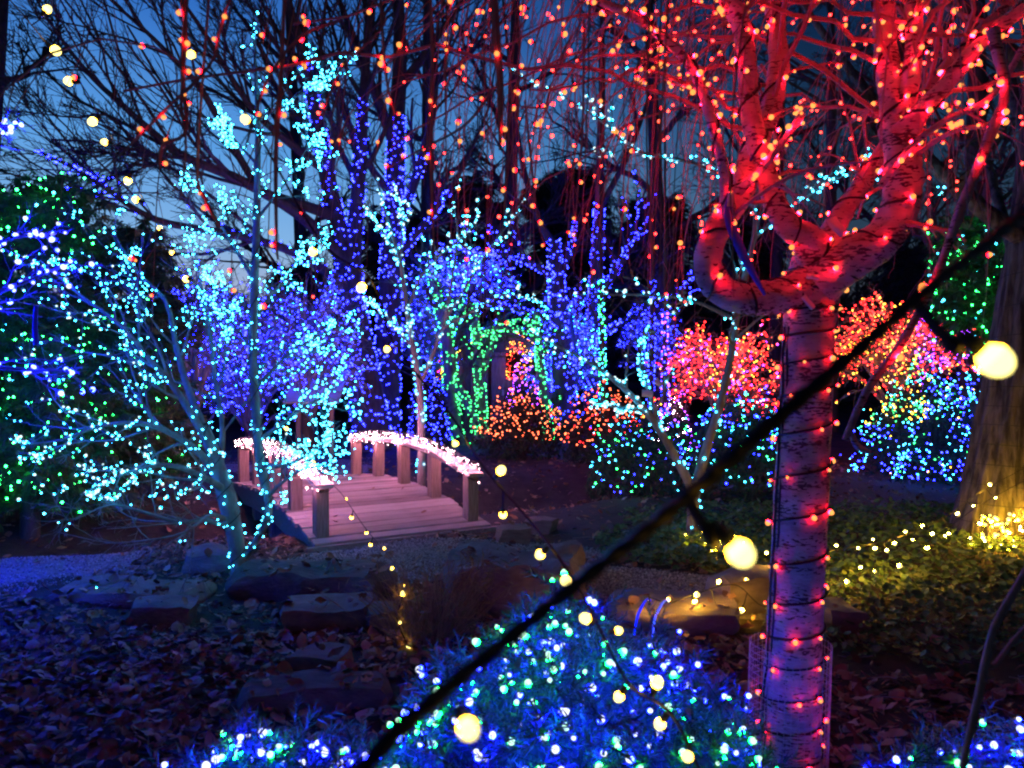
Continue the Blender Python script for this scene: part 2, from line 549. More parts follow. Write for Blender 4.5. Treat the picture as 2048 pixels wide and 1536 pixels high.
def helix(P, Rr, turns, n, off=0.006, phase=0.0, jit=0.0):
    """a cord wound round a path"""
    P = np.asarray(P); m = len(P)
    t = np.linspace(0, 1, n) * (m - 1)
    i = np.minimum(t.astype(int), m - 2)
    f = (t - i)[:, None]
    c = P[i] * (1 - f) + P[i + 1] * f
    r = Rr[i] * (1 - f[:, 0]) + Rr[i + 1] * f[:, 0]
    T = norm(P[i + 1] - P[i])
    ref = np.array([1.0, 0, 0]) if abs(T[0][0]) < 0.8 else np.array([0, 1.0, 0])
    X = norm(ref - T * (T @ ref)[:, None]); Y = np.cross(T, X)
    a = np.linspace(0, 1, n) * turns * 2 * math.pi + phase + np.cumsum(rng.normal(size=n)) * jit
    d = X * np.cos(a)[:, None] + Y * np.sin(a)[:, None]
    return c + d * (r + off)[:, None], d

# ------------------------------------------------------------------ ground
BA = np.array([-0.5, 0.866])            # bridge axis
BW = np.array([0.866, 0.5])             # across the bridge
BC = np.array([-1.085, 7.455])          # centre of its near end
def gz(x, y):
    x = np.asarray(x, float); y = np.asarray(y, float)
    s = (x - BC[0]) * BA[0] + (y - BC[1]) * BA[1]
    t = (x - BC[0]) * BW[0] + (y - BC[1]) * BW[1]
    ditch = -0.42 * np.exp(-((s - 1.95) / 0.85) ** 2) * np.clip(1.2 - np.abs(t) / 9, 0, 1)
    und = 0.03 * np.sin(x * 1.3 + 0.5) * np.cos(y * 1.1) + 0.02 * np.sin(x * 3.1 + y * 2.3)
    near = np.clip((y - 3) / 3, 0, 1)
    rise = 0.25 * np.clip((y - 11) / 12, 0, 1)
    return ditch + und * (0.4 + 0.6 * near) + rise * np.clip((x - 1) / 4, 0, 1)

def make_ground():
    xs = np.concatenate([np.linspace(-160, -14, 14), np.linspace(-12, 12, 150), np.linspace(14, 160, 14)])
    ys = np.concatenate([np.linspace(-30, 0, 6), np.linspace(0.5, 22, 150), np.linspace(24, 200, 16)])
    X, Y = np.meshgrid(xs, ys)
    Z = gz(X, Y)
    g = Geo()
    nx, ny = len(xs), len(ys)
    i = (np.arange(ny - 1)[:, None] * nx + np.arange(nx - 1)[None]).ravel()
    g.add(np.stack([X, Y, Z], -1).reshape(-1, 3), np.stack([i, i + 1, i + nx + 1, i + nx], -1))
    o = part('ground', g, M['soil'], None, True)
    tag(o, 'dark soil ground covered with fallen leaves', None, None, 'structure')
    return o
GROUND = make_ground()

def blob_sheet(name, cx, cy, rx, ry, rot, mat, label, z=0.012, seed=0, n=48, rings=8):
    g = Geo()
    V = [(cx, cy, float(gz(cx, cy)) + z)]
    c, s = math.cos(rot), math.sin(rot)
    for k in range(1, rings + 1):
        for a in range(n):
            th = a / n * 2 * math.pi
            w = 1 + 0.18 * math.sin(3 * th + seed) + 0.09 * math.sin(7 * th + 2 * seed) + 0.05 * math.sin(15 * th + seed)
            x, y = rx * k / rings * w * math.cos(th), ry * k / rings * w * math.sin(th)
            X, Y = cx + x * c - y * s, cy + x * s + y * c
            V.append((X, Y, float(gz(X, Y)) + (z if k < rings else -0.03)))
    F3 = [(0, 1 + a, 1 + (a + 1) % n) for a in range(n)]
    F4 = [(1 + k * n + a, 1 + (k + 1) * n + a, 1 + (k + 1) * n + (a + 1) % n, 1 + k * n + (a + 1) % n) for k in range(rings - 1) for a in range(n)]
    g.V.append(np.array(V)); g.F3.append(np.array(F3)); g.m3.append(np.zeros(len(F3))); g.F4.append(np.array(F4)); g.m4.append(np.zeros(len(F4))); g.n = len(V)
    o = part(name, g, mat, None, True)
    tag(o, label, None, None, 'structure')
    return o

PATHS = [(-0.55, 6.55, 1.35, 0.62, 0.10, 1.0), (-4.35, 6.3, 1.25, 1.35, 0.3, 2.0), (0.95, 5.55, 1.0, 0.55, -0.35, 3.3), (-3.6, 12.6, 1.5, 1.2, 0.2, 4.0)]
PATH_LABELS = ['grey gravel path at the near end of the footbridge', 'grey gravel path at the left edge beside the leaves', 'grey gravel path between the big stone slab and the birch',
               'gravel path beyond the far end of the footbridge']
for p, lb in zip(PATHS, PATH_LABELS):
    blob_sheet('gravel_path', *p[:5], M['gravel'], lb, seed=p[5])

def in_path(x, y, k=1.0):
    m = np.zeros(len(x), bool)
    for cx, cy, rx, ry, ro, sd in PATHS:
        c, s = math.cos(ro), math.sin(ro)
        u = ((x - cx) * c + (y - cy) * s) / rx
        v = (-(x - cx) * s + (y - cy) * c) / ry
        m |= u * u + v * v < k
    return m

# loose gravel on the paths: nobody could count it
def gravel():
    g = Geo()
    for (cx, cy, rx, ry, ro, sd), n in zip(PATHS, (9000, 6000, 6000, 1500)):
        th = rng.uniform(0, 6.28, n); rad = np.sqrt(rng.uniform(0, 1, n))
        x, y = rx * rad * np.cos(th), ry * rad * np.sin(th)
        c, s = math.cos(ro), math.sin(ro)
        X, Y = cx + x * c - y * s, cy + x * s + y * c
        sz = rng.uniform(0.005, 0.013, n)
        g.inst(OCT_V, OCT_F, np.stack([X, Y, gz(X, Y) + 0.012 + sz * 0.3], -1), rot_to(rand_dirs(n)), np.stack([sz, sz * rng.uniform(0.6, 1, n), sz * 0.7], -1))
    o = part('gravel', g, M['pebble'])
    tag(o, 'loose pale gravel spread over the paths', 'gravel', None, 'stuff')
gravel()

# ------------------------------------------------------------------ rocks
ROCK_BOXES = []
def rock(cx, cy, sx, sy, sz, rz, mat, label, seed, z0=None, rough=0.34, tilt=(0, 0)):
    nx, ny, nz = max(5, int(sx / 0.07)), max(5, int(sy / 0.07)), max(4, int(sz / 0.06))
    def lin(n): return np.linspace(-1, 1, n + 1)
    V, F = [], []
    def face(fn, na, nb):
        b = len(V)
        for a in lin(na):
            for c in lin(nb):
                V.append(fn(a, c))
        for a in range(na):
            for c in range(nb):
                k = b + a * (nb + 1) + c
                F.append((k, k + nb + 1, k + nb + 2, k + 1))
    face(lambda a, c: (a, c, 1), nx, ny)
    face(lambda a, c: (c, a, -1), ny, nx)
    face(lambda a, c: (a, -1, c), nx, nz)
    face(lambda a, c: (c, 1, a), nz, nx)
    face(lambda a, c: (1, a, c), ny, nz)
    face(lambda a, c: (-1, c, a), nz, ny)
    V = np.array(V, float)
    P = V * 0.94
    l = np.linalg.norm(V, axis=1, keepdims=True)
    P = P * (1 - 0.22 * np.clip(l - 1.1, 0, 1))            # worn corners
    P[:, :2] *= 1 + 0.05 * np.sin(V[:, 2:3] * 2 + seed)
    P = P * np.array([sx / 2, sy / 2, sz / 2])
    q = []
    for v in P:
        a = Vector((v[0] * 2.2 + seed * 7.1, v[1] * 2.2, v[2] * 2.2))
        b = Vector((v[0] * 8 + seed, v[1] * 8, v[2] * 14))
        n1 = mnoise.noise_vector(a); n2 = mnoise.noise_vector(b)
        k = min(sx, sy, sz * 1.6)
        q.append((v[0] + n1[0] * rough * k + n2[0] * 0.06 * k, v[1] + n1[1] * rough * k + n2[1] * 0.06 * k, v[2] + n1[2] * rough * 0.55 * k + n2[2] * 0.07 * k))
    P = np.array(q)
    c, s = math.cos(rz), math.sin(rz)
    P[:, 2] += P[:, 0] * tilt[0] + P[:, 1] * tilt[1]
    zb = float(gz(cx, cy)) if z0 is None else z0
    P = np.stack([P[:, 0] * c - P[:, 1] * s + cx, P[:, 0] * s + P[:, 1] * c + cy, P[:, 2] + zb + sz * 0.27], -1)
    g = Geo().add(P, F)
    me = g.mesh('rock', [mat], True, (cx, cy, zb))
    o = bpy.data.objects.new('rock', me)
    COL.objects.link(o)
    o.location = (cx, cy, zb)
    tag(o, label, 'rock', 'stones laid around the footbridge')
    ROCK_BOXES.append((cx, cy, sx / 2, sy / 2, rz, zb + sz * 0.74))
    return o
RK, RD = M['rock'], M['rock_dark']
rock(0.04, 5.45, 1.02, 0.95, 0.34, 0.05, RK, 'big dark slab with a tan front face at the edge of the gravel', 1)
rock(-1.42, 5.55, 1.10, 0.60, 0.26, -0.08, RD, 'long rough-edged stone slab right of the teal tree foot', 2)
rock(-2.72, 5.45, 1.15, 0.55, 0.12, -0.12, RK, 'wide thin flat stone slab lying in leaves at left', 3, tilt=(-0.02, 0))
rock(-2.22, 4.95, 0.42, 0.28, 0.20, 0.05, RK, 'squared stone block in front of the flat slab', 4)
rock(-1.12, 4.85, 0.60, 0.42, 0.20, 0.15, RK, 'medium humped stone in front of the long slab', 6)
rock(-0.78, 4.75, 0.26, 0.22, 0.17, 0.3, RK, 'small tan stone beside the dry grass clump', 7)
rock(-0.95, 3.72, 0.80, 0.30, 0.12, 0.1, RD, 'long dark stone behind the low blue-lit shrub', 9)
rock(-1.02, 4.12, 0.34, 0.26, 0.15, -0.2, RK, 'tan mossy stone in the leaves left of the mound shrub', 10)
rock(0.03, 7.15, 0.34, 0.26, 0.22, 0.1, RK, 'pale block stone at the right corner of the bridge end', 11)
rock(0.28, 7.65, 0.36, 0.26, 0.20, -0.3, RK, 'pale rounded stone behind the block at the bridge corner', 12)
rock(1.02, 4.85, 0.80, 0.62, 0.16, -0.12, RK, 'flat grey slab beside the warm string lights', 13)
rock(1.62, 5.15, 0.46, 0.36, 0.30, 0.2, RK, 'upright tan stone left of the birch behind the ivy edge', 14)
rock(1.98, 4.75, 0.30, 0.36, 0.26, 0.1, RK, 'brown stone peeking out right of the birch trunk', 15)
rock(-2.42, 6.2, 0.50, 0.35, 0.20, 0.2, RK, 'teal-lit stone left of the teal tree foot', 16)

def in_rock(x, y, k=1.05):
    m = np.zeros(len(x), bool)
    for cx, cy, hx, hy, rz, zt in ROCK_BOXES:
        c, s = math.cos(rz), math.sin(rz)
        u = np.abs((x - cx) * c + (y - cy) * s) / hx
        v = np.abs(-(x - cx) * s + (y - cy) * c) / hy
        m |= (u < k) & (v < k)
    return m

# ------------------------------------------------------------------ fallen leaves
def leaf_template(kind):
    """cupped leaf, stalk towards -y, lying in xy"""
    if kind == 0:      # oval
        w = [0.03, 0.42, 0.55, 0.40, 0.02]; ys = [-1, -0.45, 0.05, 0.55, 1.05]
    elif kind == 1:    # lance
        w = [0.02, 0.22, 0.30, 0.20, 0.01]; ys = [-1, -0.5, 0, 0.5, 1.1]
    elif kind == 2:    # toothed / lobed
        w = [0.03, 0.75, 0.38, 0.62, 0.22, 0.02]; ys = [-0.9, -0.35, -0.1, 0.3, 0.55, 1.1]
    else:              # broad
        w = [0.04, 0.62, 0.80, 0.52, 0.05]; ys = [-0.8, -0.45, 0.0, 0.5, 0.95]
    V, F = [], []
    for k, (a, y) in enumerate(zip(w, ys)):
        curl = 0.22 * (y ** 2) + (0.05 if k % 2 else 0)
        V += [(-a, y, curl + a * 0.45 + (0.06 if k % 2 else -0.04)), (0, y, curl), (a, y, curl + a * 0.35 + (-0.05 if k % 2 else 0.07))]
    for k in range(len(w) - 1):
        b = k * 3
        F += [(b, b + 1, b + 4), (b, b + 4, b + 3), (b + 1, b + 2, b + 5), (b + 1, b + 5, b + 4)]
    return np.array(V), np.array(F)
LEAF = [leaf_template(k) for k in range(4)]
LEAF_ME = [Geo().add(v, f).mesh('leaf', [M['leaf_dry']], True) for v, f in LEAF]

def leaves():
    x = np.concatenate([rng.uniform(-4.6, 0.3, 7500), rng.uniform(0.3, 4.2, 3600), rng.uniform(-7, 7, 3500), rng.uniform(-3, 0.2, 2600), rng.uniform(0.5, 2.6, 1200)])
    y = np.concatenate([rng.uniform(2.6, 7.4, 7500), rng.uniform(2.6, 6.4, 3600), rng.uniform(6, 14, 3500), rng.uniform(2.6, 4.6, 2600), rng.uniform(2.6, 4.5, 1200)])
    keep = ~in_path(x, y, 0.92) | (rng.random(len(x)) < 0.03)
    keep &= ~in_rock(x, y) | (rng.random(len(x)) < 0.22)
    s = (x - BC[0]) * BA[0] + (y - BC[1]) * BA[1]
    t = (x - BC[0]) * BW[0] + (y - BC[1]) * BW[1]
    keep &= ~((s > -0.3) & (s < 4.2) & (np.abs(t) < 0.95))
    ivy = (x > 1.5) & (y > 4.0 - 0.12 * (x - 1.5)) & (y < 8)
    keep &= ~ivy | (rng.random(len(x)) < 0.08)
    x, y = x[keep], y[keep]
    n = len(x)
    z = gz(x, y) + rng.uniform(0.004, 0.035, n)
    rk = in_rock(x, y)
    for cx, cy, hx, hy, rz, zt in ROCK_BOXES:
        c_, s_ = math.cos(rz), math.sin(rz)
        u = np.abs((x - cx) * c_ + (y - cy) * s_) / hx
        v = np.abs(-(x - cx) * s_ + (y - cy) * c_) / hy
        z = np.where((u < 1.0) & (v < 1.0), zt + 0.01, z)
    nd = norm(np.stack([rng.normal(0, 0.5, n), rng.normal(0, 0.5, n), np.ones(n)], -1))
    flip = rng.random(n) < 0.4
    nd[flip] *= -1
    z = z + np.where(flip, 0.012, 0)
    rot = rot_to(nd, rng.uniform(0, 6.28, n))
    sz = 0.018 + 0.040 * rng.random(n) ** 1.6
    kind = rng.choice(4, n, p=[0.32, 0.24, 0.22, 0.22])
    pos = np.stack([x, y, z], -1)
    px, py, dep = project(pos)
    vis = (px > 0) & (px < 2048) & (py < 1536)
    order = np.argsort(np.where(vis, dep / sz, 1e9))[:300]
    for i in order:
        inst_obj('leaf', LEAF_ME[kind[i]], GROUND, m4(rot[i], pos[i], sz[i]))
    rest = np.setdiff1d(np.arange(n), order)
    g = Geo()
    for k in range(4):
        s_ = rest[kind[rest] == k]
        g.inst(LEAF[k][0], LEAF[k][1], pos[s_], rot[s_], sz[s_])
    part('leaf_litter', g, M['leaf_dry'], GROUND, True, 'stuff')
leaves()

def sticks():
    n = 420
    x = rng.uniform(-4.2, 3.2, n); y = rng.uniform(2.6, 7.5, n)
    k = ~in_rock(x, y) & ~in_path(x, y, .8)
    x, y = x[k], y[k]; n = len(x)
    a = rng.uniform(0, 6.28, n); L = rng.uniform(.05, .28, n)
    P = np.stack([np.stack([x + np.cos(a) * L * t + .02 * np.sin(t * 5 + a), y + np.sin(a) * L * t, gz(x, y) + .03 + .015 * np.sin(t * 3 + a)], -1) for t in np.linspace(0, 1, 5)], 1)
    part('fallen_sticks', Geo().tube(P, np.linspace(.004, .0018, 5)[None].repeat(n, 0), 4), M['bark_grey'], GROUND, False, 'stuff')
sticks()

# ------------------------------------------------------------------ ivy ground cover on the right
def ground_cover():
    n = 15000
    x = rng.uniform(1.2, 6.5, n); y = rng.uniform(3.7, 8.6, n)
    edge = 4.25 - 0.14 * (x - 1.5) + 0.16 * np.sin(x * 5) + 0.1 * np.sin(x * 13)
    keep = (y > edge) & ((x > 1.55 + 0.1 * np.sin(y * 4)) | (y > 6.3)) & ~in_rock(x, y) & ~in_path(x, y)
    x2 = rng.uniform(0.7, 2.2, 2500); y2 = rng.uniform(5.9, 7.6, 2500)
    k2 = ((x2 - 1.5) / 0.75) ** 2 + ((y2 - 6.75) / 0.75) ** 2 < 1
    x = np.concatenate([x[keep], x2[k2]]); y = np.concatenate([y[keep], y2[k2]])
    n = len(x)
    z = gz(x, y) + rng.uniform(0.02, 0.13, n)
    nd = norm(np.stack([rng.normal(0, 0.5, n), rng.normal(-0.2, 0.5, n), np.ones(n)], -1))
    g = Geo()
    V, F = LEAF[0]
    V = V * np.array([1.15, 1, 0.8])
    g.inst(V, F[:, :], np.stack([x, y, z], -1), rot_to(nd, rng.uniform(0, 6.28, n)), rng.uniform(0.020, 0.038, n))
    o = part('ground_cover', g, M['leaf_green'], None, True)
    tag(o, 'dense low evergreen ground cover right of the birch', 'ground cover', None, 'stuff')
ground_cover()

# ------------------------------------------------------------------ footbridge
def box_geo(g, c, half, rot, mat=0, bev=0.006):
    """chamfered box; c centre, half extents, rot 3x3"""
    hx, hy, hz = half
    b = min(bev, hx * 0.4, hy * 0.4, hz * 0.4)
    V = []
    for sx in (-1, 1):
        for sy in (-1, 1):
            for sz_ in (-1, 1):
                V += [(sx * (hx - b), sy * (hy - b), sz_ * hz), (sx * (hx - b), sy * hy, sz_ * (hz - b)), (sx * hx, sy * (hy - b), sz_ * (hz - b))]
    V = np.array(V)
    def idx(sx, sy, sz_, k): return ((sx * 2 + sy) * 2 + sz_) * 3 + k
    F4, F3 = [], []
    for s in (0, 1):
        q = [idx(0, 0, s, 0), idx(1, 0, s, 0), idx(1, 1, s, 0), idx(0, 1, s, 0)]
        F4.append(q if s else q[::-1])
        q = [idx(0, s, 0, 1), idx(1, s, 0, 1), idx(1, s, 1, 1), idx(0, s, 1, 1)]
        F4.append(q[::-1] if s else q)
        q = [idx(s, 0, 0, 2), idx(s, 1, 0, 2), idx(s, 1, 1, 2), idx(s, 0, 1, 2)]
        F4.append(q if s else q[::-1])
    for a in (0, 1):
        for c2 in (0, 1):
            F4.append([idx(0, a, c2, 0), idx(1, a, c2, 0), idx(1, a, c2, 1), idx(0, a, c2, 1)])
            F4.append([idx(a, 0, c2, 0), idx(a, 1, c2, 0), idx(a, 1, c2, 2), idx(a, 0, c2, 2)])
            F4.append([idx(a, c2, 0, 1), idx(a, c2, 1, 1), idx(a, c2, 1, 2), idx(a, c2, 0, 2)])
    for sx in (0, 1):
        for sy in (0, 1):
            for sz_ in (0, 1):
                F3.append([idx(sx, sy, sz_, k) for k in range(3)])
    P = V @ np.asarray(rot).T + np.asarray(c)
    n0 = g.n
    g.V.append(P); g.n += len(P)
    g.F4.append(np.array(F4) + n0); g.m4.append(np.full(len(F4), mat))
    g.F3.append(np.array(F3) + n0); g.m3.append(np.full(len(F3), mat))

def arch(L):
    return 0.05 + 0.165 * (1 - ((L - 1.95) / 2.1) ** 2)
def bpt(L, w, z):
    p = BC + BA * L + BW * w
    return np.array([p[0], p[1], z])
def local_me(name, half, mat, bev=0.006, warp=0.0):
    g = Geo(); box_geo(g, (0, 0, 0), half, np.eye(3), 0, bev)
    return g.mesh(name, [mat], False)

BRIDGE = empty('footbridge', (BC[0], BC[1], 0.0), 'low arched weathered wooden footbridge with post railings under pink lights', 'footbridge')
ex = np.array([BW[0], BW[1], 0.0])
RAILS = {}
def build_bridge():
    pitch_, n = 0.146, 29
    plank_me = [local_me('plank', (0.90, 0.0655, 0.021), M['wood'], 0.006) for _ in range(1)]
    for k in range(n):
        L = -0.12 + k * pitch_
        sl = (arch(L + 0.05) - arch(L - 0.05)) / 0.1
        ay = norm(np.array([BA[0], BA[1], sl]))
        az = np.cross(ex, ay)
        tw = random.gauss(0, 0.006)
        rot = np.stack([norm(ex + az * tw), ay, az], -1)
        inst_obj('plank', plank_me[0], BRIDGE, m4(rot, bpt(L, random.gauss(0, 0.012), arch(L) - 0.02 + random.gauss(0, 0.003)), (1 + random.gauss(0, 0.008), 1, 1)))
    for _ in range(16):
        L, w_ = random.uniform(.1, 3.2), random.choice([random.uniform(-.62, -.3), random.uniform(.25, .62), random.uniform(-.6, .6)])
        r_ = rot_to(norm(np.array([[random.gauss(0, .3), random.gauss(0, .3), 1.0]])), np.array([random.uniform(0, 6.28)]))[0]
        o_ = inst_obj('fallen_leaf', LEAF_ME[random.randrange(4)], None, m4(r_, bpt(L, w_, arch(L) + .012), random.uniform(.022, .040)))
        tag(o_, 'dry brown leaf lying on the planks of the footbridge', 'leaf', 'dry leaves on the footbridge deck')
    # stringers
    for w in (-0.84, 0.84):
        g = Geo(); Ls = np.linspace(-0.16, 4.05, 18)
        V = []
        for L in Ls:
            for dw, dz in ((-0.035, -0.046), (0.035, -0.046), (0.035, -0.26), (-0.035, -0.26)):
                V.append(bpt(L, w + dw, arch(L) + dz))
        F = []
        for k in range(len(Ls) - 1):
            for s in range(4):
                F.append((k * 4 + s, k * 4 + (s + 1) % 4, k * 4 + 4 + (s + 1) % 4, k * 4 + 4 + s))
        F.append((0, 1, 2, 3)); e = (len(Ls) - 1) * 4
        F.append((e + 3, e + 2, e + 1, e))
        g.add(V, F)
        part('stringer', g, M['wood'], BRIDGE)
    # front sill board
    g = Geo()
    box_geo(g, bpt(-0.235, 0.0, -0.02), (0.98, 0.022, 0.05), np.stack([ex, np.array([BA[0], BA[1], 0]), np.array([0, 0, 1.0])], -1), 0)
    part('end_board', g, M['wood'], BRIDGE)
    tops = {-1: [], 1: []}
    for side in (-1, 1):
        for k in range(5):
            L = 0.02 + k * 0.9
            h = 0.47 + random.gauss(0, 0.01)
            zt = arch(L) + h
            zb = arch(L) - 0.55 if 0 < k < 4 else arch(L) - 0.30
            tops[side].append((L, zt))
            g = Geo()
            lean = random.gauss(0, 0.008)
            rot = np.stack([ex, np.array([BA[0], BA[1], 0.0]), np.array([lean, 0, 1.0])], -1)
            box_geo(g, bpt(L, side * 0.775, (zt + zb) / 2), (0.062, 0.062, (zt - zb) / 2), rot, 0, 0.008)
            part('post', g, M['wood_post'], BRIDGE)
        # cap boards, post to post
        for k in range(4):
            L0, z0 = tops[side][k]; L1, z1 = tops[side][k + 1]
            if k == 0: 
                z0 -= (z1 - z0) / (L1 - L0) * 0.14; L0 -= 0.14
            if k == 3:
                z1 += (z1 - z0) / (L1 - L0) * 0.14; L1 += 0.14
            a, b = bpt(L0, side * 0.775, z0 + 0.024), bpt(L1, side * 0.775, z1 + 0.024)
            ay = norm(b - a); az = np.cross(ex, ay)
            g = Geo()
            box_geo(g, (a + b) / 2, (0.085, np.linalg.norm(b - a) / 2 - 0.003, 0.021), np.stack([ex, ay, az], -1), 0)
            part('rail_board', g, M['wood'], BRIDGE)
        RAILS[side] = np.array([bpt(L, side * 0.775, z + 0.05) for L, z in [(tops[side][0][0] - 0.14, tops[side][0][1] - 0.02)] + tops[side][1:-1] + [(tops[side][-1][0] + 0.14, tops[side][-1][1] - 0.02)]])
build_bridge()

def rail_lights(side, n, label):
    P = spline(RAILS[side], 60)
    t = rng.beta(0.9, 0.9, n) * 59
    i = np.minimum(t.astype(int), 58); f = (t - i)[:, None]
    c = P[i] * (1 - f) + P[i + 1] * f
    a = rng.uniform(-2.3, 2.3, n)
    rr = rng.uniform(0.07, 0.12, n)
    side_v = np.array([BW[0], BW[1], 0])
    d = side_v[None] * np.sin(a)[:, None] + np.array([0, 0, 1.0])[None] * np.cos(a)[:, None]
    pts = c + d * rr[:, None] * np.array([1, 1, 0.75]) + np.array([0, 0, -0.01])
    low = rng.random(n) < 0.12
    pts[low, 2] -= rng.uniform(0, 0.10, low.sum())
    wires = []
    for ph in range(2):
        h, _ = helix(P, np.full(60, 0.085), 26, 420, 0.0, ph * 2.0, 0.12)
        wires.append(h)
    light_string(label, RAILS[side][0], pts, norm(d * .35 + rand_dirs(n) * 0.35 + [0.1, -1.2, 0.3]), ['pink'] * n, 0.0092, 300, wires, 0.0028, 'pink string lights on the bridge rails')
rail_lights(1, 300, 'pink string lights heaped along the right rail of the footbridge')
rail_lights(-1, 290, 'pink string lights heaped along the left rail of the footbridge behind the teal tree')

# ------------------------------------------------------------------ trees
def tree(label, base, trunks, limbs, twigs, bark, twig_mat, group=None, sides=(14, 7), name='tree', cat='tree', crown_name='crown'):
    """trunks / limbs: lists of (P, R); twigs: list of (P(M,N,3), R(M,N), sides)"""
    t = empty(name, base, label, cat, group)
    for P, r in trunks:
        part('trunk', Geo().tube(P, r, sides[0]), bark, t, True)
    for P, r in limbs:
        part('limb', Geo().tube(P, r, sides[1]), bark, t, True)
    if twigs:
        g = Geo()
        for P, r, s in twigs:
            g.tube(P, r, s)
        part(crown_name, g, twig_mat, t, False, 'stuff')
    return t

def resample(paths, N=14):
    return stack([(spline(P, N), np.interp(np.linspace(0, 1, N), np.linspace(0, 1, len(r)), r)) for P, r in paths])

def gnarl_geo(P, r, sides, amp=.07, seed=0.0):
    V, q = tube_geo(P, r, sides)
    N = len(P)
    V = V.reshape(N, sides, 3)
    L = np.concatenate([[0], np.cumsum(np.linalg.norm(np.diff(P, axis=0), axis=1))])[:, None]
    a = (np.arange(sides) / sides * 2 * math.pi)[None]
    bend = np.zeros(N)
    T = norm(np.gradient(P, axis=0)); bend[1:-1] = np.linalg.norm(T[2:] - T[:-2], axis=1)
    n_ = (np.sin(2 * a + L * 11 + seed) * np.sin(L * 17 + seed * 2) + .7 * np.sin(3 * a - L * 23 + seed * 3) * np.sin(L * 9 + a) + .45 * np.sin(5 * a + L * 41 + seed) + .35 * np.sin(a * 4 + np.sin(L * 63) * 2))
    wr = np.sin(L * 330 + 2.2 * np.sin(a * 2 + seed)) * np.clip(bend[:, None] * 2.2, 0, .55)
    k = 1 + amp * n_ * .55 + wr * .055
    kr = np.random.default_rng(int(seed * 10) + 3)
    for _ in range(int(L[-1, 0] / .16)):                                  # knots and old branch scars
        l0, a0, w0, h0 = kr.uniform(0, L[-1, 0]), kr.uniform(0, 6.28), kr.uniform(.010, .024), kr.uniform(.10, .26)
        da = np.angle(np.exp(1j * (a - a0)))
        q2 = ((L - l0) / w0) ** 2 + (da * r[:, None] / w0) ** 2
        k = k + h0 * (np.exp(-q2) - .75 * np.exp(-q2 * 5)) * (amp / .10)
    V = P[:, None] + (V - P[:, None]) * k[..., None]
    return V.reshape(-1, 3), q

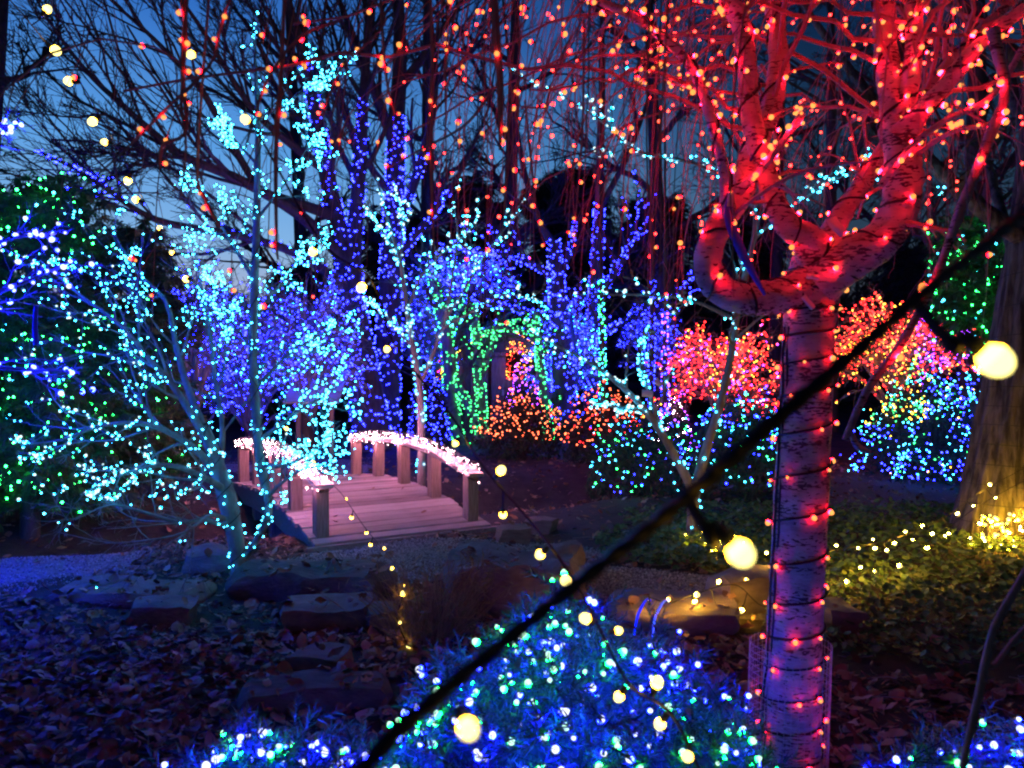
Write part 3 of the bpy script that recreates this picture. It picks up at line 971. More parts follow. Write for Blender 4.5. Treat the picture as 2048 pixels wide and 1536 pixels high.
# ---- weeping birch, red lights -------------------------------------
def lumpy(P, r, amp=0.06):
    k = np.arange(len(r))
    return P, r * (1 + amp * np.sin(k * 1.9 + r[0] * 50) + amp * 0.5 * np.sin(k * 4.3))
BASE_B = W(1578, 1640, 2.9); BASE_B[2] = float(gz(BASE_B[0], BASE_B[1])) - 0.05
trunkB = lumpy(*wpath([(1570, 1640, 2.9, .145), (1578, 1500, 2.9, .116), (1585, 1350, 2.9, .105), (1592, 1200, 2.9, .101), (1602, 1000, 2.9, .097), (1612, 800, 2.9, .094), (1618, 660, 2.9, .095), (1628, 560, 2.9, .098), (1645, 490, 2.9, .085)], 34), 0.015)
limbsB = [
    wpath([(1610, 570, 2.88, .06), (1560, 590, 2.80, .058), (1490, 598, 2.72, .055), (1432, 570, 2.68, .050), (1416, 510, 2.68, .047), (1440, 450, 2.70, .047), (1476, 393, 2.74, .046), (1498, 325, 2.78, .042), (1528, 255, 2.82, .039), (1548, 190, 2.86, .038), (1558, 110, 2.9, .035), (1546, 0, 2.95, .033), (1530, -160, 3.0, .026)], 40),
    wpath([(1640, 520, 2.86, .065), (1615, 480, 2.80, .055), (1580, 455, 2.76, .044), (1550, 405, 2.74, .040), (1530, 342, 2.74, .038), (1511, 273, 2.74, .037), (1498, 205, 2.74, .036), (1495, 137, 2.72, .034), (1482, 51, 2.7, .032), (1447, -20, 2.66, .029), (1380, -140, 2.6, .022)], 34),
    wpath([(1456, 430, 2.66, .026), (1450, 360, 2.60, .019), (1440, 300, 2.56, .017), (1425, 250, 2.54, .017), (1407, 188, 2.52, .016), (1383, 137, 2.50, .016), (1345, 92, 2.46, .015), (1290, 48, 2.42, .014), (1228, 15, 2.36, .012), (1150, -10, 2.3, .010), (1060, -10, 2.2, .008)], 28),
    wpath([(1650, 500, 2.95, .06), (1676, 440, 2.98, .042), (1710, 390, 3.0, .037), (1745, 335, 3.02, .035), (1790, 270, 3.05, .032), (1850, 190, 3.1, .026), (1930, 90, 3.2, .022), (2050, -20, 3.3, .018)], 22),
    wpath([(1640, 560, 2.86, .085), (1695, 520, 2.80, .078), (1750, 488, 2.76, .068), (1790, 440, 2.74, .062), (1803, 390, 2.74, .062), (1806, 320, 2.76, .063), (1798, 250, 2.78, .066), (1786, 195, 2.80, .050), (1772, 102, 2.84, .042), (1768, 0, 2.88, .037), (1760, -150, 2.95, .028)], 34),
    wpath([(1800, 240, 2.78, .050), (1814, 190, 2.76, .036), (1824, 137, 2.75, .031), (1828, 60, 2.74, .029), (1826, 0, 2.74, .027), (1835, -150, 2.7, .020)], 16),
    wpath([(1803, 275, 2.72, .040), (1850, 215, 2.66, .030), (1905, 154, 2.60, .027), (1946, 103, 2.56, .025), (1990, 62, 2.52, .022), (2060, 10, 2.46, .018), (2180, -60, 2.4, .012)], 18),
    wpath([(1760, 372, 2.50, .010), (1826, 290, 2.44, .010), (1895, 239, 2.40, .010), (1960, 210, 2.36, .009), (2005, 165, 2.33, .009), (2060, 70, 2.3, .008)], 16),
    wpath([(1475, 385, 2.70, .016), (1530, 330, 2.6, .012), (1590, 250, 2.55, .012), (1605, 225, 2.54, .010)], 10),
    wpath([(1985, 60, 2.2, .014), (2010, 180, 2.15, .013), (1985, 260, 2.12, .013), (1925, 410, 2.1, .013), (1870, 560, 2.1, .012), (1800, 690, 2.1, .011), (1735, 780, 2.1, .010), (1690, 880, 2.1, .009)], 24),
    wpath([(1702, 868, 2.12, .008), (1715, 893, 2.12, .009), (1740, 905, 2.12, .006)], 8),
]
# arching leaders above the picture that carry the weeping twigs
arch_p = []
tops = [(l[0][-1], l[1][-1]) for l in limbsB[:7]]
for k in range(78):
    st, r0 = tops[k % 6]
    st = limbsB[[0, 1, 4, 5, 6, 3][k % 6]]
    j = rng.integers(int(len(st[0]) * 0.6), len(st[0]))
    s0 = st[0][j]
    az = rng.uniform(0, 2 * math.pi) if k > 48 else rng.uniform(2.5, 4.6)   # many lean out towards the path and camera
    L = rng.uniform(0.9, 2.1)
    d = np.array([math.cos(az), math.sin(az), 0])
    hgt = rng.uniform(0.05, 0.5)
    drop = rng.uniform(0.1, 0.5)
    P = spline([s0, s0 + d * L * 0.3 + [0, 0, hgt], s0 + d * L * 0.65 + [0, 0, hgt * 0.9], s0 + d * L + [0, 0, hgt - drop]], 16)
    P += rng.normal(size=P.shape) * 0.012
    if np.min(np.linalg.norm(P - CAM, axis=1)) < 0.75:
        continue
    ax_, ay_, ad_ = project(P)
    if np.any((ad_ > 0) & (ad_ < 2.55) & (ax_ > 1280) & (ax_ < 2100) & (ay_ > -60)):
        continue                                   # keep the crotch and limbs open to view
    arch_p.append((P, np.linspace(0.010, 0.0035, 16)))
AP, AR = stack(arch_p)
def hang(P, Rr, n, lo, hi, N=12, wob=0.05, r=0.0028):
    Mn, Np, _ = P.shape
    idx = np.repeat(np.arange(Mn), n); K = len(idx)
    f = rng.uniform(0.15, 1, K) * (Np - 1)
    i = np.minimum(f.astype(int), Np - 2); fr = (f - i)[:, None]
    st = P[idx, i] * (1 - fr) + P[idx, i + 1] * fr
    tan = norm(P[idx, i + 1] - P[idx, i])
    d = norm(tan * 0.6 + rand_dirs(K) * 0.5 + [0, 0, 0.1])
    L = rng.uniform(lo, hi, K)
    out = np.empty((K, N, 3)); out[:, 0] = st
    for k in range(1, N):
        d = norm(d + [0, 0, -0.42] + rng.normal(size=(K, 3)) * wob * [1, 1, 0.3])
        out[:, k] = out[:, k - 1] + d * (L / (N - 1))[:, None]
    Ro = np.linspace(1, 0.5, N)[None] * rng.uniform(0.8, 1.5, K)[:, None] * r
    return out, Ro
HP, HR = hang(AP, AR, 6, 0.5, 1.7)
def inside_cone(P):
    px, py, dep = project(P)
    return ((np.linalg.norm(P - CAM, axis=2) < 0.8).any(1)) | (((dep > 0) & (dep < 1.7) & (px > 650) & (px < 1300) & (py > 560) & (py < 1600)).any(1)) | (((dep > 0) & (px > 250) & (px < 1330) & (py > 700) & (py < 1600)).any(1)) | (((dep > 0) & (dep < 2.6) & (px > 1330) & (px < 2048) & (py > 820) & (py < 1600)).any(1))
ok = ~inside_cone(HP)
hx_, hy_, hd_ = project(HP)
front_ = ((hd_ > 0) & (hd_ < 2.75) & (hx_ > 1330) & (hy_ > 60)).any(1)
ok &= ~front_ | (rng.random(len(HP)) < .25)
HP, HR = HP[ok], HR[ok] * .85
# far-left and mid strands seen one by one in the picture
strand_ctrl = [
    [(350, -60, 1.5, .003), (372, 60, 1.5, .0035), (362, 200, 1.5, .003), (372, 290, 1.5, .0025), (362, 395, 1.5, .002)],
    [(378, -60, 1.5, .004), (365, 130, 1.5, .005), (372, 260, 1.5, .004), (325, 290, 1.5, .0035), (320, 335, 1.5, .0035)],
    [(420, -40, 1.6, .003), (395, 330, 1.6, .003), (412, 400, 1.6, .004), (440, 455, 1.6, .004)],
    [(470, -40, 1.4, .0028), (440, 60, 1.4, .0028), (420, 130, 1.4, .003), (330, 220, 1.4, .003), (250, 300, 1.4, .0025), (150, 390, 1.4, .0015)],
    [(680, 40, 1.3, .003), (600, 75, 1.3, .0032), (540, 150, 1.3, .0028), (510, 230, 1.3, .0022), (490, 300, 1.3, .0018)],
    [(570, -40, 1.5, .0035), (562, 160, 1.5, .0045), (552, 300, 1.5, .0045), (553, 480, 1.5, .003), (556, 520, 1.5, .002)],
    [(700, -40, 1.6, .003), (770, 40, 1.5, .003), (680, 140, 1.5, .002), (640, 250, 1.5, .0016)],
    [(860, -40, 1.8, .003), (865, 150, 1.8, .004), (862, 300, 1.8, .004), (866, 440, 1.8, .003), (868, 520, 1.8, .002)],
    [(985, -60, 1.7, .008), (992, 60, 1.7, .009), (1000, 160, 1.7, .008), (1001, 240, 1.7, .006), (1000, 300, 1.7, .003)],
    [(985, 180, 1.7, .004), (930, 250, 1.7, .003), (840, 300, 1.7, .0025), (770, 340, 1.7, .002)],
    [(760, -20, 1.5, .003), (772, 150, 1.5, .0025), (790, 230, 1.5, .002)],
    [(1040, 150, 1.9, .004), (1020, 230, 1.9, .003), (1015, 330, 1.9, .003), (1010, 420, 1.9, .002)],
    [(1050, 200, 2.0, .003), (1062, 320, 2.0, .003), (1075, 440, 2.0, .002), (1090, 490, 2.0, .0016)],
    [(1168, 40, 2.1, .003), (1165, 250, 2.1, .003), (1150, 450, 2.1, .002), (1145, 520, 2.1, .0015)],
]
sp_r = [wpath(c, 18) for c in strand_ctrl]
SP, SR = stack(sp_r)
# side twigs on limbs near the crotch + short spurs on strands
q1 = sprout(*resample(limbsB[:9], 16), 7, 0.30, 0.9, 8, wob=0.15, trop=-0.10, rr=0.2, rmin=0.0025, tr=(0.25, 1.0), lv=0.5)
q2 = sprout(HP, HR, 3, 0.22, 0.6, 5, wob=0.12, trop=-0.18, rr=0.7, rmin=0.0014, lv=0.5)
q3 = sprout(q1[0], q1[1], 4, 0.5, 0.7, 6, wob=0.14, trop=-0.2, rr=0.6, rmin=0.0015)
ok = ~inside_cone(q3[0]); q3 = (q3[0][ok], q3[1][ok])
ok = ~inside_cone(q2[0]); q2 = (q2[0][ok], q2[1][ok])
ok = ~inside_cone(q1[0]); q1 = (q1[0][ok], q1[1][ok])
# lower right pendulous twigs round the trunk
RED_TREE = empty('weeping_birch', BASE_B, 'weeping birch with pale banded trunk and crooked limbs under red lights', 'tree')
def dense(Pr, n):
    P, r = Pr
    return spline(P, n), np.interp(np.linspace(0, 1, n), np.linspace(0, 1, len(r)), r)
part('trunk', Geo().add(*gnarl_geo(*dense(trunkB, 150), 64, .045, 1.0)), M['birch'], RED_TREE, True)
for k_, lb in enumerate(limbsB):
    P_, r_ = dense(lb, 170)
    collar = 1 + .22 * np.exp(-np.linspace(0, 1, 170) * 16)
    part('limb', Geo().add(*gnarl_geo(P_, r_ * collar, 32 if k_ < 8 else 14, .13, k_ * 1.7)), M['birch'], RED_TREE, True)
g = Geo()
for P_, r_, s_ in [(AP, AR, 5), (HP, HR, 3), (SP, SR, 4), (*q1, 4), (*q2, 3), (*q3, 3)]:
    g.tube(P_, r_, s_)
part('twigs', g, M['twig_red'], RED_TREE, False, 'stuff')

def red_lights():
    pts, dirs, wires = [], [], []
    # cord wound up the trunk, bulbs every 10 cm or so
    Pt, Rt = trunkB
    ht, dt = helix(Pt[3:], Rt[3:], 17.5, 800, 0.005, 1.0, 0.012)
    wires.append(ht)
    for k in range(6, 800, 10):
        j = min(799, k + rng.integers(-3, 4))
        pts.append(ht[j] + dt[j] * 0.012 + np.array([0, 0, -0.006])); dirs.append(norm(dt[j] + rand_dirs(1)[0] * 0.5 + [0, 0, -0.4]))
    n_trunk = len(pts)
    # straight feed cord up the left side of the trunk
    side = np.array([-0.98, -0.2, 0.0])
    feed = Pt[:26] + side[None] * (Rt[:26] + 0.008)[:, None] + rng.normal(size=(26, 3)) * 0.003
    wires.append(spline(feed, 70)); wires.append(spline(feed + [0.012, -0.012, 0], 70))
    for (P, r), turns in zip(limbsB[:7], (8, 7, 5, 5, 7, 4, 4)):
        h, d = helix(P, r, turns, 200, 0.004, rng.uniform(0, 6), 0.02)
        wires.append(h)
        for k in range(4, 200, 10):
            if rng.random() < 0.85:
                pts.append(h[k] + d[k] * 0.012); dirs.append(norm(d[k] + rand_dirs(1)[0] * 0.8))
    for (P, r) in limbsB[7:10]:
        a, b = on_branches(P[None], r[None], 8, 0.012, (0, .75)); pts += list(a); dirs += list(b)
    light_string('red string lights on the dark cord wound up the birch trunk and limbs', BASE_B, np.array(pts), norm(np.array(dirs) + [0, -0.7, -0.2]), ['trunk_red'] * n_trunk + ['red'] * (len(pts) - n_trunk), 0.0082, 300, wires, 0.0048)
    pts, dirs = [], []
    for Q, n in (((AP, AR), 6), ((q1[0], q1[1]), 2)):
        a, b = on_branches(*Q, n, 0.010); pts += list(a); dirs += list(b)
    a, b = on_branches(HP, HR, 2, 0.008, (0.1, 1.0)); pts += list(a); dirs += list(b)
    a, b = on_branches(SP, SR, 4, 0.006, (0.08, 1.0)); pts += list(a); dirs += list(b)
    pts = np.array(pts); dirs = np.array(dirs)
    px, py, dep = project(pts)
    far = np.linalg.norm(pts - CAM, axis=1) > 0.9
    pts, dirs = pts[far], dirs[far]
    light_string('red string lights hanging all through the drooping birch twigs', BASE_B, pts, norm(dirs + [0, -0.9, -0.4]), ['soft_red'] * len(pts), np.clip(0.0026 * np.linalg.norm(pts - CAM, axis=1), .0044, .0078), 300)
red_lights()

def guard():
    g = Geo()
    c = np.array([trunkB[0][0][0] + 0.006, trunkB[0][0][1], 0]); r = 0.148
    a = np.linspace(0, 2 * math.pi, 41)
    wob = 1 + 0.04 * np.sin(3 * a)
    for z in np.linspace(-0.02, 0.56, 24):
        P = np.stack([c[0] + r * wob * np.cos(a) + 0.015 * (z / 0.56), c[1] + r * wob * np.sin(a), np.full(41, z)], -1)
        g.tube(P, np.full(41, 0.0011), 3)
    for k in range(40):
        P = np.array([[c[0] + r * wob[k] * math.cos(a[k]) + 0.015 * (z / 0.56), c[1] + r * wob[k] * math.sin(a[k]), z] for z in np.linspace(-0.02, 0.565, 4)])
        g.tube(P, np.full(4, 0.0011), 3)
    o = part('trunk_guard', g, M['metal'])
    tag(o, 'wire mesh guard wrapped round the foot of the weeping birch', 'trunk guard')
guard()

def strip(name, ctrl, width, mat, label, cat, group=None, face=(0, -1, 0.1), thick=0.0012):
    P = spline([W(*c) for c in ctrl], 26)
    T = norm(np.gradient(P, axis=0))
    f = norm(np.array(face, float))
    S = norm(np.cross(T, f[None]))
    w = np.asarray(width)
    w = np.interp(np.linspace(0, 1, 26), np.linspace(0, 1, len(w)), w) if w.ndim else np.full(26, float(w))
    nrm = np.cross(S, T)
    V = np.concatenate([P - S * w[:, None] / 2 - nrm * thick, P - nrm * thick * 0.2 + S * w[:, None] * 0.1, P + S * w[:, None] / 2 - nrm * thick, P + S * w[:, None] / 2 + nrm * thick, P - S * w[:, None] / 2 + nrm * thick])
    F = []
    n = 26
    for k in range(n - 1):
        for a, b in ((0, 1), (1, 2), (2, 3), (3, 4), (4, 0)):
            F.append((a * n + k, b * n + k, b * n + k + 1, a * n + k + 1))
    o = part(name, Geo().add(V, F), mat, None, True)
    return tag(o, label, cat, group)
strip('ribbon', [(1462, 385, 2.60), (1456, 415, 2.58), (1462, 450, 2.56), (1482, 500, 2.56), (1505, 545, 2.57), (1530, 590, 2.62)], [.012, .022, .034, .032, .024, .010], M['ribbon'], 'loose blue plastic ribbon hanging from the left limb of the birch', 'ribbon')
strip('paper_tag', [(1662, 436, 2.70), (1672, 452, 2.69), (1688, 466, 2.70)], .038, M['tag'], 'folded paper tag at the crotch of the birch limbs', 'tag', 'tags tied to the lit trees')
strip('paper_tag', [(1606, 592, 2.74), (1616, 604, 2.74), (1627, 617, 2.74)], .020, M['tag'], 'narrow paper tag under the crotch of the birch', 'tag', 'tags tied to the lit trees')
strip('paper_tag', [(1613, 552, 2.74), (1625, 553, 2.73), (1637, 555, 2.74)], .018, M['tag'], 'small pink-lit tag sticking out at the birch crotch', 'tag', 'tags tied to the lit trees')
strip('paper_tag', [(1462, 384, 2.58), (1461, 400, 2.58), (1460, 413, 2.58)], .020, M['tag'], 'upright paper tag at the top of the blue ribbon', 'tag', 'tags tied to the lit trees')
strip('paper_tag', [(1284, 786, 6.8), (1295, 787, 6.8), (1306, 789, 6.8)], .062, M['tag'], 'white tag on the left branch of the forked teal tree', 'tag', 'tags tied to the lit trees')
strip('paper_tag', [(1310, 760, 6.8), (1317, 766, 6.8), (1324, 771, 6.8)], .055, M['tag'], 'pale tag above the white one on the forked teal tree', 'tag', 'tags tied to the lit trees')
strip('ribbon', [(72, 612, 4.9), (70, 650, 4.9), (72, 690, 4.9)], [.03, .035, .03], M['ribbon'], 'blue plastic strip hanging among green lights at left', 'ribbon')
strip('ribbon', [(1142, 630, 8.2), (1144, 665, 8.2), (1152, 700, 8.2)], [.04, .06, .03], M['ribbon'], 'blue ribbon hanging in front of the blue trees', 'ribbon')

# ---- teal multi-stem tree on the left ------------------------------
def teal_left():
    d = 6.0
    b = W(478, 1160, d); b[2] = float(gz(b[0], b[1])) - 0.03
    t1 = wpath([(480, 1165, 6.0, .085), (476, 1110, 6.0, .075), (466, 1050, 6.0, .078), (455, 1000, 6.0, .088), (440, 950, 6.0, .075), (425, 900, 5.95, .062), (405, 850, 5.9, .052)], 20)
    t2 = wpath([(490, 1120, 6.0, .03), (510, 1085, 5.95, .032), (530, 1050, 5.95, .036), (538, 1010, 5.95, .040), (528, 960, 6.0, .044), (518, 900, 6.0, .046), (512, 820, 6.0, .045), (506, 720, 6.0, .042), (508, 600, 6.0, .040), (512, 480, 6.0, .036), (515, 360, 6.0, .032), (515, 240, 6.0, .024), (510, 120, 6.0, .014), (505, 40, 6.0, .006)], 40)
    L = [
        wpath([(425, 900, 5.95, .05), (390, 840, 5.85, .042), (345, 770, 5.8, .035), (300, 720, 5.7, .028), (240, 650, 5.6, .022), (160, 590, 5.5, .014), (80, 520, 5.4, .006)], 16),
        wpath([(405, 850, 5.9, .045), (370, 760, 6.0, .036), (350, 680, 6.1, .03), (330, 600, 6.2, .022), (270, 540, 6.3, .014), (230, 470, 6.3, .006)], 16),
        wpath([(440, 950, 6.0, .05), (380, 890, 5.8, .036), (300, 850, 5.6, .026), (210, 850, 5.4, .018), (120, 880, 5.3, .012), (40, 890, 5.2, .006)], 16),
        wpath([(450, 980, 6.0, .045), (400, 950, 5.7, .03), (330, 930, 5.5, .022), (240, 950, 5.3, .014), (160, 990, 5.2, .006)], 14),
        wpath([(458, 1055, 6.0, .035), (410, 1040, 5.8, .024), (360, 1045, 5.6, .02), (290, 1025, 5.5, .016), (220, 1010, 5.4, .010), (150, 1040, 5.3, .005)], 16),
        wpath([(455, 1040, 6.0, .03), (420, 1030, 5.7, .02), (370, 1065, 5.5, .015), (300, 1080, 5.4, .011), (215, 1085, 5.3, .006), (120, 1065, 5.3, .003)], 14),
        wpath([(440, 930, 6.0, .045), (445, 850, 6.1, .03), (430, 760, 6.2, .024), (420, 660, 6.3, .018), (400, 560, 6.4, .010), (390, 500, 6.4, .005)], 14),
        wpath([(518, 880, 6.0, .03), (560, 850, 6.0, .02), (600, 820, 6.0, .015), (650, 790, 6.0, .010), (690, 760, 6.0, .005)], 12),
        wpath([(520, 930, 6.0, .03), (570, 930, 5.9, .018), (620, 905, 5.8, .013), (680, 850, 5.8, .005)], 12),
        wpath([(530, 1000, 6.0, .025), (570, 960, 5.8, .016), (620, 935, 5.7, .011), (690, 935, 5.6, .004)], 12),
        wpath([(508, 640, 6.0, .025), (560, 570, 6.1, .016), (600, 520, 6.2, .010), (640, 490, 6.2, .005)], 12),
        wpath([(508, 560, 6.0, .025), (460, 480, 6.1, .014), (430, 430, 6.2, .009), (410, 380, 6.2, .004)], 12),
        wpath([(512, 440, 6.0, .020), (560, 380, 6.0, .012), (600, 320, 6.0, .008), (630, 270, 6.0, .004)], 12),
        wpath([(515, 330, 6.0, .018), (470, 280, 6.0, .010), (440, 240, 6.0, .005)], 10),
        wpath([(514, 240, 6.0, .014), (580, 200, 6.0, .010), (640, 165, 6.0, .007), (690, 110, 6.0, .004)], 10),
        wpath([(507, 700, 6.0, .02), (460, 640, 6.0, .014), (440, 590, 6.0, .008), (420, 560, 6.0, .004)], 10),
        wpath([(510, 780, 6.0, .022), (565, 720, 6.1, .015), (620, 680, 6.2, .010), (690, 650, 6.2, .004)], 10),
    ]
    L = [(P, r * .72) for P, r in L]; t1 = (t1[0], t1[1] * .82); t2 = (t2[0], t2[1] * .78)
    LP, LR = resample(L, 16)
    s1 = sprout(LP, LR, 12, 0.44, 0.75, 8, wob=0.15, trop=0.03, rr=0.5, rmin=0.003, tr=(0.15, 1), lv=0.6)
    s2 = sprout(*s1, 5, 0.5, 0.7, 6, wob=0.16, trop=0.03, rr=0.6, rmin=0.0022)
    s3 = sprout(*s2, 3, 0.5, 0.7, 4, wob=0.15, rr=0.7, rmin=0.0018)
    st = sprout(t2[0][None, 12:], t2[1][None, 12:], 28, 0.085, 1.0, 7, wob=0.14, trop=0.06, rr=0.25, rmin=0.003, shrink=0.3)
    st2 = sprout(*st, 3, 0.5, 0.7, 5, rmin=0.002)
    tree('pale bare multi-stem tree with a tall leader under teal lights by the bridge', b, [t1, t2], L, [(*s1, 4), (*s2, 3), (*s3, 3), (*st, 4), (*st2, 3)], M['bark_pale'], M['bark_pale'], sides=(16, 8), name='bare_tree', crown_name='twigs')
    pts, dirs = [], []
    for (Q, n) in (((LP[:10], LR[:10]), 12), ((LP[10:], LR[10:]), 8), (s1, 3), (s2, 2)):
        a, c = on_branches(*Q, n, 0.012); pts.append(a); dirs.append(c)
    a, c = on_branches(t2[0][None], t2[1][None], 90, 0.015); pts.append(a); dirs.append(c)
    a, c = on_branches(t1[0][None], t1[1][None], 50, 0.015); pts.append(a); dirs.append(c)
    a, c = on_branches(*st, 3, 0.012); pts.append(a); dirs.append(c)
    P = np.concatenate(pts); D = np.concatenate(dirs)
    px, py, dep = project(P)
    keep = ~((py > 1000) & (px < 420) & (rng.random(len(P)) < 0.95))
    P, D = P[keep], D[keep]
    h1, _ = helix(*t1, 5, 90, 0.006); h2, _ = helix(*t2, 16, 240, 0.005)
    light_string('teal string lights covering the multi-stem tree beside the bridge', b, P, norm(D + [0, -0.9, -0.1]), ['teal'] * len(P), 0.0080, 300, [h1, h2], 0.003)
teal_left()

# ---- slender teal tree behind the bridge ---------------------------
def teal_mid():
    b = W(843, 1000, 10.2); b[2] = float(gz(b[0], b[1])) - 0.03
    t = wpath([(843, 1000, 10.2, .06), (843, 900, 10.2, .055), (842, 820, 10.2, .05), (838, 760, 10.2, .045), (824, 680, 10.2, .04), (812, 600, 10.2, .035), (800, 520, 10.2, .028), (775, 440, 10.2, .02), (752, 350, 10.2, .010)], 26)
    L = [
        wpath([(840, 770, 10.2, .035), (865, 710, 10.2, .03), (890, 640, 10.2, .026), (905, 550, 10.2, .02), (915, 470, 10.2, .012), (905, 400, 10.2, .006)], 14),
        wpath([(890, 640, 10.2, .022), (940, 560, 10.2, .016), (985, 490, 10.2, .012), (1040, 420, 10.2, .006)], 12),
        wpath([(815, 620, 10.2, .025), (850, 540, 10.2, .018), (930, 470, 10.2, .012), (960, 420, 10.2, .006)], 12),
        wpath([(805, 540, 10.2, .02), (770, 470, 10.2, .015), (735, 430, 10.2, .008)], 10),
        wpath([(830, 700, 10.2, .025), (780, 640, 10.2, .016), (740, 600, 10.2, .008)], 10),
        wpath([(880, 660, 10.2, .022), (950, 620, 10.2, .016), (1010, 590, 10.2, .012), (1080, 600, 10.2, .006)], 12),
        wpath([(800, 520, 10.2, .02), (805, 440, 10.2, .014), (790, 380, 10.2, .008)], 10)]
    LP, LR = resample(L, 14)
    s1 = sprout(LP, LR, 7, 0.4, 0.6, 7, wob=0.13, trop=0.05, rr=0.5, rmin=0.004)
    s2 = sprout(*s1, 4, 0.5, 0.6, 5, rmin=0.003)
    tree('slender bare tree with teal lights rising behind the right bridge rail', b, [t], L, [(*s1, 3), (*s2, 3)], M['bark_pale'], M['bark_pale'], sides=(10, 6), name='bare_tree', crown_name='twigs')
    pts, dirs = [], []
    for Q, n in (((t[0][None], t[1][None]), 110), ((LP, LR), 26), (s1, 4)):
        a, c = on_branches(*Q, n, 0.015); pts.append(a); dirs.append(c)
    P = np.concatenate(pts); D = np.concatenate(dirs)
    light_string('teal string lights on the slender tree behind the bridge rail', b, P, norm(D + [0, -0.9, -0.1]), ['teal'] * len(P), 0.0145, 200)
teal_mid()

# ---- forked teal tree on the right ---------------------------------
def teal_right():
    b = W(1384, 1095, 7.0); b[2] = float(gz(b[0], b[1])) - 0.03
    t = wpath([(1384, 1100, 7.0, .062), (1386, 1040, 7.0, .055), (1388, 990, 7.0, .056), (1392, 960, 7.0, .055)], 10)
    L = [
        wpath([(1388, 985, 7.0, .048), (1360, 930, 7.0, .04), (1325, 870, 6.95, .035), (1290, 820, 6.9, .03), (1240, 770, 6.85, .024), (1180, 725, 6.8, .018), (1110, 690, 6.7, .010), (1050, 655, 6.6, .005)], 20),
        wpath([(1392, 970, 7.0, .05), (1415, 890, 7.0, .042), (1440, 810, 7.0, .038), (1460, 720, 7.0, .035), (1472, 640, 7.0, .032), (1490, 550, 7.0, .028), (1510, 460, 7.0, .022), (1500, 380, 7.0, .016), (1440, 340, 7.0, .012), (1380, 310, 7.0, .006)], 24),
        wpath([(1290, 820, 6.9, .022), (1240, 815, 6.8, .016), (1180, 800, 6.7, .008)], 10),
        wpath([(1325, 870, 6.95, .022), (1300, 790, 7.0, .018), (1280, 720, 7.1, .012), (1300, 650, 7.1, .006)], 12),
        wpath([(1505, 480, 7.0, .02), (1560, 430, 7.0, .016), (1620, 390, 7.0, .013), (1690, 350, 7.0, .008), (1740, 330, 7.0, .004)], 12),
        wpath([(1500, 385, 7.0, .016), (1400, 330, 6.9, .014), (1300, 310, 6.7, .013), (1255, 290, 6.6, .012), (1200, 240, 6.5, .010), (1120, 190, 6.4, .008), (1040, 155, 6.3, .004)], 18),
        wpath([(1472, 640, 7.0, .022), (1380, 600, 6.9, .014), (1280, 590, 6.7, .010), (1150, 590, 6.6, .006)], 14),
        wpath([(1690, 350, 7.0, .008), (1780, 360, 7.0, .007), (1900, 380, 7.0, .004)], 10)]
    LP, LR = resample(L, 16)
    s1 = sprout(LP, LR, 9, 0.28, 0.7, 7, wob=0.15, trop=0.02, rr=0.5, rmin=0.0035)
    s2 = sprout(*s1, 4, 0.5, 0.7, 5, rmin=0.0025)
    tree('forked pale tree with teal lights between the bridge and the birch', b, [t], L, [(*s1, 3), (*s2, 3)], M['bark_pale'], M['bark_pale'], sides=(14, 8), name='bare_tree', crown_name='twigs')
    pts, dirs = [], []
    for Q, n in (((t[0][None], t[1][None]), 16), ((LP[:4], LR[:4]), 30), ((LP[4:6], LR[4:6]), 34), ((LP[6:], LR[6:]), 10), (s1, 3)):
        a, c = on_branches(*Q, n, 0.012); pts.append(a); dirs.append(c)
    P = np.concatenate(pts); D = np.concatenate(dirs)
    h1, _ = helix(*t, 4, 60, 0.006)
    light_string('teal string lights on the forked tree left of the birch trunk', b, P, norm(D + [0, -0.9, -0.1]), ['teal'] * len(P), 0.0120, 220, [h1], 0.003)
    # a few pale dead leaves still on its twigs
    a, c = on_branches(*s2, 1, 0.01)
    px, py, _ = project(a)
    k = np.where((px > 1230) & (px < 1420) & (py > 520) & (py < 720))[0][:40]
    g = Geo().inst(*LEAF[1], a[k], rot_to(norm(c[k] + [0, -0.5, -0.4]), rng.uniform(0, 6, len(k))), 0.045)
    part('dead_leaves', g, M['leaf_dry'], bpy.data.objects['bare_tree.002'], True, 'stuff')
teal_right()

# ---- big bare trees with blue-wrapped trunks -----------------------
def big_tree(label, base, trunks, limbs, n=(12, 6, 5), ang=0.55, bark='bark_dark', twr=(0.008, 0.006, 0.005), lens=(0.42, 0.5, 0.5), trop=0.03, name='bare_tree', group='tall bare trees', sparse=1.0):
    LP, LR = resample(limbs, 16)
    s1 = sprout(LP, LR, n[0], lens[0], ang, 8, wob=0.09, trop=trop, rr=0.5, rmin=twr[0], tr=(0.2, 1), lv=0.4)
    s2 = sprout(*s1, n[1], lens[1], ang, 6, wob=0.10, trop=trop, rr=0.55, rmin=twr[1])
    s3 = sprout(*s2, n[2], lens[2], ang, 4, wob=0.10, trop=trop, rr=0.6, rmin=twr[2], tip=0.6)
    tree(label, base, trunks, limbs, [(*s1, 4), (*s2, 3), (*s3, 3)], M[bark], M[bark], group, (16, 8), name, crown_name='twigs')
    return (LP, LR), s1, s2

def base_of(c):
    p = W(c[0], c[1], c[2]); p[2] = float(gz(p[0], p[1])) - 0.05
    return p

